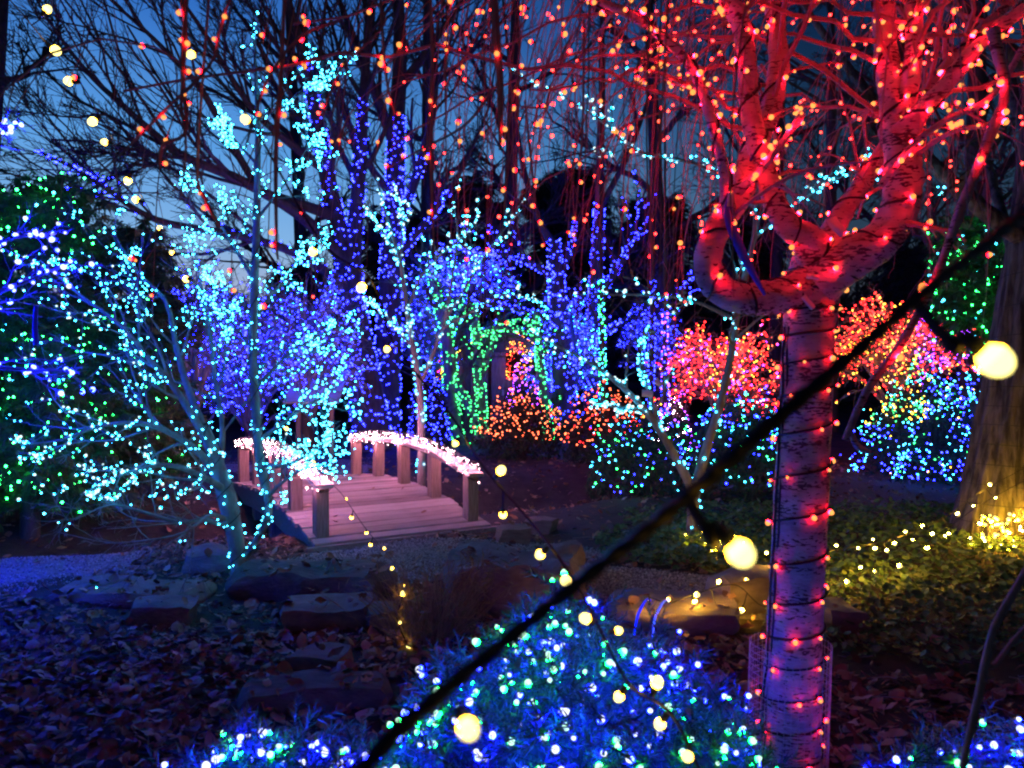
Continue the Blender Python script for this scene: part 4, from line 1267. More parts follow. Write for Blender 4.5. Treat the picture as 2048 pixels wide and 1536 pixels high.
def blue_tree_a():
    c = [(748, 900, 15, .40), (735, 800, 15, .34), (715, 690, 15, .30), (702, 600, 15, .28), (698, 540, 15, .26)]
    t = wpath(c, 16)
    L = [
        wpath([(698, 550, 15, .22), (672, 440, 15, .18), (650, 330, 14.9, .15), (632, 230, 14.8, .12), (600, 90, 14.6, .09), (560, -60, 14.4, .06), (520, -220, 14, .03)], 20),
        wpath([(700, 560, 15, .2), (712, 430, 15.2, .15), (722, 300, 15.3, .12), (730, 150, 15.4, .09), (745, -20, 15.5, .06), (750, -200, 15.6, .03)], 18),
        wpath([(690, 520, 14.9, .13), (600, 430, 14.2, .11), (478, 359, 13.2, .085), (369, 314, 12.4, .07), (307, 266, 12, .058), (239, 205, 11.6, .045), (180, 150, 11.3, .034), (110, 60, 11, .022), (50, -40, 10.8, .01)], 24),
        wpath([(700, 580, 14.9, .11), (600, 510, 14, .085), (478, 472, 12.8, .065), (342, 448, 11.8, .055), (273, 420, 11.4, .045), (191, 362, 11, .032), (130, 328, 10.8, .018), (70, 300, 10.6, .008)], 22),
        wpath([(665, 430, 14.9, .12), (560, 395, 14, .08), (512, 370, 13.6, .07), (410, 190, 12.8, .055), (342, 113, 12.4, .042), (290, 61, 12.1, .032), (222, 0, 11.8, .022), (150, -80, 11.5, .01)], 22),
        wpath([(650, 340, 14.9, .1), (560, 270, 14.2, .075), (495, 205, 13.8, .06), (410, 68, 13.2, .04), (350, -20, 12.8, .025), (290, -120, 12.5, .01)], 18),
        wpath([(330, 300, 12.1, .035), (300, 330, 11.9, .028), (225, 235, 11.4, .02), (150, 235, 11.2, .014), (60, 225, 10.9, .006)], 12),
        wpath([(440, 465, 12.5, .03), (400, 380, 12.2, .024), (330, 330, 11.9, .018), (260, 330, 11.6, .012), (190, 290, 11.4, .006)], 12),
    ]
    q = big_tree('big bare tree whose long limbs sweep left over the dusk sky, trunk wrapped blue', base_of(c[0]), [t], L, (18, 8, 5), 0.5, twr=(0.008, 0.006, 0.0045))
    pts, dirs = [], []
    for (P, r), n, tr in ((t, 380, (0, 1)), (L[0], 230, (0, .62)), (L[1], 170, (0, .55)), (L[3], 40, (.62, 1)), (L[3], 30, (.0, .3))):
        a, b = on_branches(P[None], r[None], n, 0.02, tr); pts.append(a); dirs.append(b)
    a, b = on_branches(*q[1], 4, 0.015)
    px, py, _ = project(a)
    k = (py > 330) & (py < 520) & (px < 460) & (px > 110) & (py > 300 + (px - 110) * 0.42) & (py < 420 + (px - 110) * 0.42)
    pts.append(a[k]); dirs.append(b[k])
    P = np.concatenate(pts); D = np.concatenate(dirs)
    light_string('blue string lights wrapped round the trunk of the big sweeping tree', base_of(c[0]), P, D, ['deep_blue'] * len(P), 0.017)
blue_tree_a()

def blue_tree_b():
    c = [(770, 900, 16.5, .34), (772, 800, 16.5, .30), (778, 660, 16.5, .27), (783, 520, 16.5, .24), (790, 380, 16.5, .21), (793, 240, 16.5, .18), (800, 120, 16.5, .15), (795, -60, 16.5, .10), (790, -260, 16.5, .06)]
    t = wpath(c, 30)
    L = [wpath([(786, 470, 16.5, .13), (840, 330, 16.8, .10), (870, 180, 17, .08), (860, 20, 17, .05), (850, -140, 17, .02)], 16),
         wpath([(793, 300, 16.5, .13), (740, 160, 16, .09), (690, 30, 15.6, .06), (640, -90, 15.3, .03)], 14),
         wpath([(797, 180, 16.5, .12), (870, 80, 16.8, .08), (940, -20, 17, .05), (1010, -120, 17, .02)], 14),
         wpath([(782, 540, 16.5, .11), (830, 470, 16.2, .08), (900, 380, 16, .055), (960, 260, 15.8, .03), (1000, 150, 15.6, .012)], 14),
         wpath([(790, 400, 16.5, .1), (720, 300, 16, .06), (680, 180, 15.6, .04), (660, 60, 15.4, .02)], 12)]
    q = big_tree('straight dark bare tree with blue lights up to mid trunk, second from left', base_of(c[0]), [t], L, (13, 6, 4), 0.6)
    pts, dirs = [], []
    for (P, r), n, tr in ((t, 760, (0, .64)), (L[0], 70, (0, .3)), (L[3], 80, (0, .5))):
        a, b = on_branches(P[None], r[None], n, 0.02, tr); pts.append(a); dirs.append(b)
    P = np.concatenate(pts); D = np.concatenate(dirs)
    light_string('blue string lights wrapped round the straight dark trunk behind the slender teal tree', base_of(c[0]), P, D, ['deep_blue'] * len(P), 0.018)
blue_tree_b()

def blue_tree_c():
    c = [(1130, 850, 18, .30), (1126, 740, 18, .26), (1120, 640, 18, .22), (1112, 560, 18, .18), (1108, 480, 18, .14)]
    c2 = [(1185, 850, 18.5, .24), (1188, 700, 18.5, .2), (1192, 580, 18.5, .17), (1197, 460, 18.5, .13), (1200, 330, 18.5, .10), (1205, 120, 18.5, .07), (1200, -100, 18.5, .03)]
    t, t2 = wpath(c, 14), wpath(c2, 20)
    L = [wpath([(1110, 500, 18, .1), (1070, 420, 18, .08), (1040, 300, 18, .06), (1020, 140, 18, .04), (1000, -60, 18, .02)], 14),
         wpath([(1115, 560, 18, .1), (1050, 520, 17.6, .07), (960, 500, 17.2, .045), (880, 500, 17, .02)], 12),
         wpath([(1120, 640, 18, .1), (1040, 620, 17.5, .07), (960, 600, 17, .05), (890, 560, 16.8, .02)], 12),
         wpath([(1192, 600, 18.5, .1), (1240, 530, 18.2, .07), (1265, 470, 18, .05), (1290, 380, 18, .02)], 12),
         wpath([(1190, 680, 18.5, .1), (1250, 640, 18.2, .06), (1330, 600, 18, .03), (1390, 560, 18, .015)], 12),
         wpath([(1112, 580, 18, .08), (1140, 500, 18, .06), (1150, 440, 18, .03)], 10),
         wpath([(1198, 420, 18.5, .08), (1260, 300, 18.5, .06), (1310, 150, 18.5, .04), (1340, 0, 18.5, .02)], 14)]
    q = big_tree('pair of blue-lit bare trunks right of the shed', base_of(c[0]), [t, t2], L, (10, 5, 4), 0.6)
    pts, dirs = [], []
    for (P, r), n, tr in ((t, 330, (0, 1)), (t2, 300, (0, .58)), (L[1], 120, (0, 1)), (L[2], 110, (0, 1)), (L[3], 80, (0, .7)), (L[4], 60, (0, .6)), (L[5], 60, (0, 1))):
        a, b = on_branches(P[None], r[None], n, 0.02, tr); pts.append(a); dirs.append(b)
    a, b = on_branches(q[1][0][10:50], q[1][1][10:50], 9, 0.02); pts.append(a); dirs.append(b)
    P = np.concatenate(pts); D = np.concatenate(dirs)
    light_string('blue string lights over the pair of trunks right of the shed', base_of(c[0]), P, D, ['deep_blue'] * len(P), 0.019)
blue_tree_c()

# thin blue-purple wrapped trunks behind the forked teal tree
def thin_wrapped(px, y0, y1, d, colr, label, r=.07, n=170, size=.016, lean=0, up=True):
    c = [(px, y0, d, r), (px + lean * .5, (y0 + y1) / 2, d, r * .8), (px + lean, y1, d, r * .55)]
    if up: c.append((px + lean * 1.6, y1 - 500, d, r * .2))
    t = wpath(c, 16)
    s1 = sprout(t[0][None], t[1][None], 16, .22, .7, 7, trop=.05, rr=.4, rmin=.006, tr=(.5, 1))
    s2 = sprout(*s1, 5, .5, .7, 5, rmin=.005)
    b = base_of(c[0])
    tree(label, b, [t], [], [(*s1, 3), (*s2, 3)], M['bark_dark'], M['bark_dark'], 'thin wrapped trunks', (9, 6), 'bare_tree', crown_name='twigs')
    tt = wpath(c[:3], 12)
    a, dd = on_branches(tt[0][None], tt[1][None], n, 0.012)
    light_string('string lights wound round the ' + label, b, a, dd, [colr[i] for i in rng.integers(0, len(colr), n)], size)
thin_wrapped(1330, 850, 620, 13, ['deep_blue', 'purple', 'deep_blue'], 'thin purple-blue wrapped trunk left of the red bush', .06, 150, .014)
thin_wrapped(1300, 850, 560, 17, ['deep_blue'], 'thin dark blue wrapped trunk beside the purple one', .08, 170, .017, 6)
thin_wrapped(1208, 850, 560, 15.5, ['green', 'teal'], 'thin green wrapped trunk in front of the blue pair', .07, 150, .015, -6)

# ---- green wrapped trees by the shed -------------------------------
def green_trees():
    for (c, br, lab, lx) in (
        ([(925, 905, 17, .10), (905, 820, 17, .16), (900, 740, 17, .16), (893, 660, 17, .15), (875, 600, 17, .12), (862, 540, 17, .08)],
         [wpath([(903, 760, 17, .12), (925, 790, 16.9, .11), (945, 830, 16.8, .09), (955, 880, 16.7, .08)], 10), wpath([(893, 670, 17, .1), (925, 620, 17, .08), (945, 570, 17, .05)], 10)],
         'crooked tree wrapped in green lights in front of the shed', 0),
        ([(965, 905, 17.4, .13), (963, 820, 17.4, .12), (958, 740, 17.4, .11), (950, 660, 17.4, .09), (946, 590, 17.4, .06)],
         [wpath([(960, 760, 17.4, .09), (980, 700, 17.4, .08), (1000, 660, 17.4, .06), (1040, 640, 17.4, .04)], 10), wpath([(952, 670, 17.4, .08), (1000, 655, 17.2, .06), (1080, 668, 17, .04)], 10)],
         'upright tree wrapped in green lights beside the shed door', 1),
        ([(1100, 900, 17.6, .12), (1092, 820, 17.6, .11), (1080, 720, 17.6, .09), (1070, 620, 17.6, .06)],
         [wpath([(1085, 760, 17.6, .08), (1075, 690, 17.5, .05), (1050, 640, 17.4, .04)], 10)],
         'leaning tree with green lights at the right end of the shed', 2)):
        t = wpath(c, 18)
        LP, LR = resample(br + [t], 12)
        s1 = sprout(LP, LR, 8, .4, .7, 6, trop=.05, rmin=.008)
        s2 = sprout(*s1, 4, .5, .7, 5, rmin=.006)
        b = base_of(c[0])
        tree(lab, b, [t], br, [(*s1, 3), (*s2, 3)], M['bark_grey'], M['bark_dark'], 'green wrapped trees', (10, 8), 'bare_tree', crown_name='twigs')
        pts, dirs = [], []
        a, dd = on_branches(t[0][None], t[1][None], 260 if lx < 2 else 150, .02); pts.append(a); dirs.append(dd)
        for P, r in br:
            a, dd = on_branches(P[None], r[None], 70, .02); pts.append(a); dirs.append(dd)
        a, dd = on_branches(*s1, 2, .02); pts.append(a); dirs.append(dd)
        P = np.concatenate(pts); D = np.concatenate(dirs)
        light_string('green string lights on the ' + lab.replace(' wrapped in green lights', '').replace(' with green lights', ''), b, P, D, ['deep_green'] * len(P), .0165)
green_trees()

# ---- dark bare trees filling the back ------------------------------
for k, (px, d, r, lean, lab) in enumerate([
        (855, 22, .26, 0, 'dark bare tree directly behind the blue trunks'), (1010, 25, .30, 20, 'dark bare tree behind the shed'),
        (1330, 21, .26, -30, 'dark bare tree left of the birch limbs'), (1545, 23, .22, 20, 'dark bare tree seen between the birch limbs'),
        (1662, 18, .17, 0, 'straight dark tree right behind the birch crotch'), (1770, 24, .25, 40, 'dark bare tree behind the red bush'),
        (1945, 15, .28, 10, 'dark thick tree near the right edge'), (620, 26, .28, -40, 'dark bare tree far behind the teal leader'),
        (-60, 12, .2, 60, 'dark bare tree reaching in from the left edge')]):
    hz = 745 + 1539 * 1.6 / d
    c = [(px, hz, d, r), (px + lean * .3, 620, d, r * .85), (px + lean * .6, 360, d, r * .7), (px + lean, 60, d, r * .5), (px + lean * 1.4, -320, d, r * .2)]
    t = wpath(c, 24)
    L = []
    for j in range(8):
        i = int(6 + j * 1.8)
        s0 = t[0][i]; az = j * 2.4 + k; up = rng.uniform(0.8, 1.5); ln_ = rng.uniform(2.2, 4.6) * d / 22
        dv = np.array([math.cos(az), math.sin(az) * .6, 0])
        P = spline([s0, s0 + dv * ln_ * .35 + [0, 0, up * .35 * ln_ * .5], s0 + dv * ln_ * .7 + [0, 0, up * .8 * ln_ * .5], s0 + dv * ln_ + [0, 0, up * 1.3 * ln_ * .5]], 12)
        P += rng.normal(size=P.shape) * .05
        L.append((P, np.linspace(t[1][i] * .55, .015, 12)))
    big_tree(lab, base_of(c[0]), [t], L, (14, 8, 5), .65, twr=(.011, .009, .007), lens=(.48, .5, .5))

# ------------------------------------------------------------------ lit shrubs
def shrub(label, cx, cy, rx, ry, h, z0=0.0, foliage=True, nstem=26, leaf_n=2600, leaf_s=0.06, mat='needle_far', group='clipped and rounded shrubs', name='shrub', dens=(7, 4), base=None):
    zg = float(gz(cx, cy)) if base is None else base
    b = np.array([cx, cy, zg])
    root = empty(name, b, label, 'shrub', group)
    stems = []
    for k in range(nstem):
        th = rng.uniform(0, 6.28); ph = rng.uniform(0.15, 1.0)
        e = np.array([math.cos(th) * rx * math.sin(ph * 1.5), math.sin(th) * ry * math.sin(ph * 1.5), z0 + (h - z0) * max(.18, math.cos(ph * 1.35))]) * rng.uniform(.75, 1)
        m = e * np.array([.4, .4, .62]) + rng.normal(size=3) * .05 * rx
        s = np.array([rng.normal(0, .05) * rx, rng.normal(0, .05) * ry, -0.03])
        stems.append((spline([b + s, b + m, b + e], 10), np.linspace(.022, .008, 10)))
    P, r = stack(stems)
    s1 = sprout(P, r, dens[0], .4, .7, 6, wob=.14, trop=.02, rr=.5, rmin=.005, tr=(.3, 1))
    s2 = sprout(*s1, dens[1], .5, .7, 4, rmin=.004)
    g = Geo().tube(P, r, 5); g.tube(*s1, 3); g.tube(*s2, 3)
    part('stems', g, M['bark_dark'], root)
    if foliage:
        n = leaf_n
        d = rand_dirs(n); d[:, 2] = np.abs(d[:, 2]) * 1.0
        rad = rng.uniform(.55, 1.0, n) ** .6 * (1 + .20 * np.sin(d[:, 0] * 5 + cx) * np.sin(d[:, 1] * 6 + d[:, 2] * 5 + cx * 3))
        p = b + d * rad[:, None] * [rx, ry, h]
        p[:, 2] = np.maximum(p[:, 2], zg + z0)
        V, F = LEAF[1]
        part('foliage', Geo().inst(V, F, p, rot_to(norm(d + rand_dirs(n) * .8), rng.uniform(0, 6.28, n)), rng.uniform(.6, 1.3, n) * leaf_s), M[mat], root, False, 'stuff')
    return root, b, (P, r), s1, s2

def dome_pts(b, rx, ry, h, n, zmin=0.1, front=True, lo=.88):
    d = rand_dirs(n * 3); d[:, 2] = np.abs(d[:, 2])
    if front: d = d[(d[:, 1] < .35)]
    d = d[d[:, 2] > zmin][:n]
    rad = rng.uniform(lo, 1.06, len(d)) * (1 + .20 * np.sin(d[:, 0] * 5 + b[0]) * np.sin(d[:, 1] * 6 + d[:, 2] * 5 + b[0] * 3) + rng.normal(0, .05, len(d)))
    return b + d * rad[:, None] * [rx, ry, h], norm(d + rand_dirs(len(d)) * .4)

def lit_shrub(label, llabel, px, base_y, top_y, half_px, d, cols, n, size, **kw):
    c = W(px, base_y, d)
    zg = float(gz(c[0], d))
    h = W(px, top_y, d)[2] - zg
    rx = half_px * d / F_PX
    zmin = kw.pop('zmin', .1); lo = kw.pop('lo', .88); ry = kw.pop('ry', rx * .8); inner = kw.pop('inner', 0)
    root, b, P, s1, s2 = shrub(label, c[0], d, rx, ry, h, **kw)
    p, dd = dome_pts(b, rx, ry, h, n, zmin, lo=lo)
    if inner:
        a, e = on_branches(*s1, inner, .01); p = np.concatenate([p, a]); dd = np.concatenate([dd, e])
    if callable(cols):
        cl = cols(p)
    else:
        cl = [cols[i] for i in rng.integers(0, len(cols), len(p))]
    light_string(llabel, b, p, dd, cl, size)
    return root

G_NET = 'net lights on shrubs'
lit_shrub('round shrub under orange lights left of the path', 'orange net lights on the round shrub left of the path', 1042, 885, 790, 85, 14.2, ['orange'], 200, .016, zmin=.35, leaf_n=2500, leaf_s=.05)
lit_shrub('round shrub under orange lights right of its twin', 'orange net lights on the round shrub nearer the forked teal tree', 1210, 890, 785, 88, 13.4, ['orange', 'orange', 'orange', 'crimson'], 220, .015, zmin=.3, leaf_n=2500, leaf_s=.05)
lit_shrub('low blue-lit shrub left of the shed', 'blue net lights on the low shrub left of the shed', 858, 890, 745, 42, 15.5, ['deep_blue'], 260, .016, leaf_n=1800, leaf_s=.06)
lit_shrub('clipped round shrub with blue and teal lights left of the birch trunk', 'blue and teal net lights on the clipped shrub left of the birch trunk', 1478, 985, 795, 100, 9.6, ['deep_blue', 'teal', 'deep_blue', 'green', 'teal'], 280, .0115, leaf_n=3600, leaf_s=.045, zmin=.16)
lit_shrub('low spreading shrub with blue and teal lights at the foot of the forked teal tree', 'blue and teal net lights on the low spreading shrub', 1290, 975, 835, 120, 10.2, ['deep_blue', 'deep_blue', 'teal', 'teal', 'green'], 220, .0115, leaf_n=3600, leaf_s=.045, zmin=.14)
lit_shrub('purple-lit low shrub behind the forked teal tree', 'purple net lights on the low shrub behind the forked tree', 1345, 850, 790, 40, 14, ['purple', 'purple', 'pink'], 110, .014, leaf_n=900)
lit_shrub('small purple-lit planter shrub by the shed', 'purple lights along the planter by the shed', 1052, 830, 775, 36, 18.5, ['purple'], 90, .018, leaf_n=500, base=.45)

# red-lit twiggy crab trees behind the birch
def crab(label, llabel, px, base_y, top_y, low_y, half_px, d, cols, n, size, nst=40):
    c = W(px, base_y, d); b = np.array([c[0], d, float(gz(c[0], d))])
    zt = W(px, top_y, d)[2] - b[2]; zl = W(px, low_y, d)[2] - b[2]
    rx = half_px * d / F_PX
    t = (spline([b + [0, 0, -.05], b + [.05, 0, zl * .6], b + [0, 0, zl * 1.1], b + [.1, .05, zl + (zt - zl) * .5]], 10), np.linspace(.14, .06, 10))
    br = []
    for k in range(nst):
        th = rng.uniform(0, 6.28); s = rng.uniform(.35, 1) ** .7
        hz = (zt - zl) * math.sqrt(max(0, 1 - s * s)) * rng.uniform(.7, 1) + zl + rng.uniform(-.3, .1)
        j = rng.integers(4, 10)
        e = b + np.array([math.cos(th) * rx * s, math.sin(th) * rx * .8 * s, hz])
        m = (t[0][j] + e) / 2 + np.array([0, 0, .28 * rx * s])
        br.append((spline([t[0][j], m, e], 10), np.linspace(.04, .008, 10)))
    P, r = stack(br)
    s1 = sprout(P, r, 8, .42, .7, 6, wob=.14, trop=-.06, rr=.5, rmin=.006)
    s2 = sprout(*s1, 4, .5, .7, 5, wob=.12, trop=-.12, rmin=.005)
    tree(label, b, [t], [], [(P, r, 5), (*s1, 3), (*s2, 3)], M['bark_dark'], M['bark_grey'], None, (12, 6), 'crabapple_tree', crown_name='twigs')
    a, dd = on_branches(P, r, max(1, n // nst // 2), .01); a2, d2 = on_branches(*s1, max(1, n // (nst * 8) // 1), .01)
    p = np.concatenate([a, a2]); dd = np.concatenate([dd, d2])
    cl = cols(p) if callable(cols) else [cols[i] for i in rng.integers(0, len(cols), len(p))]
    light_string(llabel, b, p, dd, cl, size)
def mix_b(p):
    px, py, _ = project(p)
    u = rng.random(len(p))
    out = []
    for x, y, v in zip(px, py, u):
        if x > 1830 and y < 800 and v < .25: out.append('purple')
        elif v < .14 + .16 * (y > 690): out.append('amber')
        elif v < .82: out.append('crimson')
        else: out.append('orange')
    return out
crab('twiggy rounded tree covered in red and pink lights left of the birch trunk', 'red and pink lights on the rounded tree left of the birch trunk', 1450, 890, 590, 850, 150, 13.2, ['crimson'] * 8 + ['orange', 'amber', 'purple'], 1800, .0140)
crab('twiggy rounded tree covered in red and yellow lights right of the birch trunk', 'red and yellow lights on the rounded tree right of the birch trunk', 1785, 895, 555, 800, 175, 12.2, mix_b, 1900, .0140)

def mix_c(p):
    px, py, _ = project(p)
    u = rng.random(len(p)); out = []
    for x, y, v in zip(px, py, u):
        if x < 1850 and y < 850: out.append('amber' if v < .35 else 'deep_green' if v < .7 else 'teal')
        else: out.append('deep_blue' if v < .5 else 'teal' if v < .85 else 'deep_green' if v < .95 else 'amber')
    return out
lit_shrub('broad mounded shrub with blue, teal and yellow-green lights beside the big furrowed trunk', 'mixed blue, teal and yellow-green net lights beside the big trunk', 1872, 930, 750, 135, 11.2, mix_c, 1000, .0125, leaf_n=4200, leaf_s=.045, zmin=.02)
crab('small red-lit tree behind the green wrapped trunks', 'red lights on the small tree behind the green wrapped trunks', 870, 860, 680, 780, 40, 19, ['crimson', 'crimson', 'orange', 'amber'], 260, .016, 20)

# blue-lit small trees massed left of centre
def massed(label, llabel, px, base_y, top_y, low_y, half_px, d, cols, n, size):
    crab(label, llabel, px, base_y, top_y, low_y, half_px, d, cols, n, size, 60)
massed('wide bare small tree under dense blue lights behind the teal tree', 'dense blue lights on the wide small tree behind the teal tree', 610, 880, 480, 820, 130, 12.8, ['deep_blue'] * 9 + ['teal'], 1400, .0125)
massed('bare small tree under blue lights left of its wide neighbour', 'blue lights on the small tree left of its wide neighbour', 385, 890, 455, 800, 130, 12.0, ['deep_blue'] * 8 + ['teal'], 1100, .0125)
massed('low bare tree under blue lights close to the wrapped trunks', 'blue lights on the low tree close to the wrapped trunks', 500, 900, 560, 860, 110, 14.0, ['deep_blue'] * 8 + ['teal'], 1100, .0130)
massed('bare small tree with blue lights between the wrapped trunks', 'blue lights on the small tree between the wrapped trunks', 930, 870, 470, 640, 120, 19.5, ['deep_blue'] * 6 + ['teal'], 1400, .0165)
massed('bare small tree with blue lights behind the slender teal tree foot', 'blue lights on the small tree behind the slender teal tree foot', 1130, 880, 520, 800, 80, 18.2, ['deep_blue'] * 6 + ['teal'], 1000, .016)
massed('bare small tree with blue lights between the slender teal tree and the shed', 'blue lights on the small tree between the slender teal tree and the shed', 850, 880, 480, 790, 70, 17.6, ['deep_blue'] * 8 + ['teal'], 800, .0150)
massed('bare small tree with blue lights far behind the forked teal tree', 'blue lights on the small tree far behind the forked teal tree', 1300, 865, 560, 760, 70, 20, ['deep_blue'], 800, .018)

# ------------------------------------------------------------------ evergreens
def spray_template(nb=7, droop=.35):
    V, F = [], []
    for k in range(nb):
        a = (k / (nb - 1) - .5) * 2.4
        dx, dy = math.sin(a), math.cos(a)
        L = 1 - .25 * abs(a)
        w = .07
        b = len(V)
        V += [(-w * dy, w * dx, 0), (w * dy, -w * dx, 0), (dx * L * .6 + w * dy * .7, dy * L * .6 - w * dx * .7, -.06), (dx * L * .6 - w * dy * .7, dy * L * .6 + w * dx * .7, -.06), (dx * L, dy * L, -droop)]
        F += [(b, b + 1, b + 2), (b, b + 2, b + 3), (b + 3, b + 2, b + 4)]
    return np.array(V), np.array(F)
SPV, SPF = spray_template()
def evergreen(label, px, base_y, top_y, half_px, d, n, s, mat='needle', group='evergreens', taper=1.0, lowfrac=.05, name='evergreen_tree', rag=.25, deep=.5, zlo=.06):
    c = W(px, base_y, d); b = np.array([c[0], d, float(gz(c[0], d))])
    h = W(px, top_y, d)[2] - b[2]; rx = half_px * d / F_PX
    root = empty(name, b, label, 'evergreen', group)
    t = spline([b + [0, 0, -.05], b + [.03, 0, h * .5], b + [0, 0, h * .93]], 8)
    part('trunk', Geo().tube(t, np.linspace(.02 * h + .03, .01, 8), 9), M['bark_dark'], root, True)
    # boughs
    nb = 70
    z = rng.uniform(zlo, .95, nb); th = rng.uniform(0, 6.28, nb)
    prof = lambda zz: np.clip((1 - zz) ** (.55 * taper) * (.75 + .4 * zz), .08, 1.2)
    rr_ = rx * prof(z) * rng.uniform(.7, 1.12, nb)
    st = np.stack([np.zeros(nb), np.zeros(nb), z * h], -1) + b
    en = st + np.stack([np.cos(th) * rr_, np.sin(th) * rr_, rng.uniform(-.05, .22, nb) * rr_], -1)
    mid = (st + en) / 2 + np.stack([np.zeros(nb), np.zeros(nb), .12 * rr_], -1)
    P = np.stack([spline([a, m, e], 7) for a, m, e in zip(st, mid, en)])
    part('boughs', Geo().tube(P, np.linspace(.012, .005, 7)[None].repeat(nb, 0), 3), M['bark_dark'], root)
    idx = rng.integers(0, nb, n); f = rng.uniform(deep * .6, 1, n) * 6; i = np.minimum(f.astype(int), 5); fr = (f - i)[:, None]
    p = P[idx, i] * (1 - fr) + P[idx, i + 1] * fr
    p = p + rng.normal(size=(n, 3)) * rx * rag * [.55, .55, .4]
    out = norm(np.stack([p[:, 0] - b[0], p[:, 1] - b[1], np.full(n, -.1)], -1) + rand_dirs(n) * .5)
    # the spray lies along local +y; aim y outwards
    zax = norm(np.array([0, 0, 1.0]) + rand_dirs(n) * .45)
    x = norm(np.cross(out, zax)); zz = np.cross(x, out)
    rot = np.stack([x, out, zz], -1)
    part('foliage', Geo().inst(SPV, SPF, p, rot, rng.uniform(.7, 1.35, n) * s), M[mat], root, False, 'stuff')
    return root, b, p, out, h, rx

def ev_lights(label, b, p, out, n, cols, size, cond=None):
    k = rng.choice(len(p), min(n * 3, len(p)), replace=False)
    k = k[(out[k][:, 1] < .1) | (cond is not None)]
    q = p[k] + out[k] * .13 + np.array([0, -.06, 0])
    if cond is not None:
        k2 = cond(*project(q)); q = q[k2][:n]; o = out[k][k2][:n]
    else:
        q = q[:n]; o = out[k][:n]
    light_string(label, b, q, o, [cols[i] for i in rng.integers(0, len(cols), len(q))], size)

r_, b_, p_, o_, h_, x_ = evergreen('feathery dark evergreen with green lights at the left edge', 60, 1080, 385, 265, 8.2, 7500, .17, taper=.45)
ev_lights('green string lights scattered over the feathery evergreen', b_, p_, o_, 800, ['green', 'green', 'green', 'teal'], .0125)
r_, b_, p_, o_, h_, x_ = evergreen('dark rounded evergreen behind the teal tree', 260, 960, 450, 160, 9.6, 4200, .17, taper=.5)
ev_lights('green string lights low on the rounded evergreen', b_, p_, o_, 120, ['green'], .012, lambda a, b2, c: b2 > 700)
r_, b_, p_, o_, h_, x_ = evergreen('dark conifer with green lights above the big furrowed trunk', 1975, 1000, 430, 130, 9.2, 3600, .16, taper=.5, zlo=.52)
ev_lights('green string lights on the conifer at the right edge', b_, p_, o_, 520, ['green', 'green', 'teal', 'green'], .0135, lambda a, b2, c: (a > 1850) & (b2 < 830))
for px, top, half, d, lab in ((940, 360, 150, 27, 'tall black evergreen mass behind the shed roof'), (1130, 340, 170, 29, 'tall black evergreen behind the blue pair of trunks'), (1300, 390, 150, 26, 'dark evergreen behind the forked teal tree'),
                              (1480, 420, 130, 25, 'dark evergreen behind the left red-lit tree'), (1850, 470, 170, 22, 'dark evergreen behind the right red-lit tree'), (800, 420, 110, 30, 'far dark evergreen behind the blue wrapped trunks'), (600, 545, 120, 24, 'low dark evergreen behind the wide blue-lit tree'), (430, 590, 110, 23, 'low dark evergreen at the far end of the path under the sunset')):
    evergreen(lab, px, 745 + 1539 * 1.6 / d, top, half, d, 5200, .5 * d / 27, 'needle_far', 'background evergreens', taper=.9, rag=.2, deep=.15)

# near blue-lit bough at the left edge
def blue_left():
    b = W(-150, 1150, 5.2); b[2] = float(gz(b[0], b[1])) - .03
    t = wpath([(-150, 1160, 5.2, .06), (-140, 900, 5.2, .05), (-120, 650, 5.2, .04), (-100, 400, 5.2, .03), (-60, 150, 5.2, .015)], 16)
    L = [wpath([(-135, 800, 5.2, .03), (-40, 740, 5.1, .02), (60, 740, 5.0, .012), (160, 745, 5.0, .005)], 12),
         wpath([(-125, 680, 5.2, .03), (-30, 600, 5.1, .02), (60, 560, 5.0, .012), (150, 520, 5.0, .005)], 12),
         wpath([(-110, 500, 5.2, .025), (-30, 490, 5.1, .016), (60, 470, 5.0, .008), (110, 480, 5.0, .004)], 12),
         wpath([(-90, 330, 5.2, .02), (-30, 260, 5.1, .014), (40, 250, 5.0, .006)], 10)]
    LP, LR = resample(L, 14)
    s1 = sprout(LP, LR, 12, .35, .7, 7, wob=.15, rr=.5, rmin=.003)
    s2 = sprout(*s1, 5, .5, .7, 5, rmin=.0022)
    tree('small bare tree leaning in from the left edge with deep blue lights', b, [t], L, [(*s1, 3), (*s2, 3)], M['bark_grey'], M['bark_grey'], None, (12, 7), 'bare_tree', crown_name='twigs')
    p = []; dd = []
    for Q, n in (((LP, LR), 13), (s1, 1)):
        a, e = on_branches(*Q, n, .012); p.append(a); dd.append(e)
    a, e = on_branches(t[0][None, :12], t[1][None, :12], 260, .012); p.append(a); dd.append(e)  # unseen stem bulbs, added to throw blue light on the left ground
    P = np.concatenate(p); D = np.concatenate(dd)
    light_string('deep blue string lights on the small tree at the left edge', b, P, D, ['blue'] * len(P), .0140, 90)
blue_left()

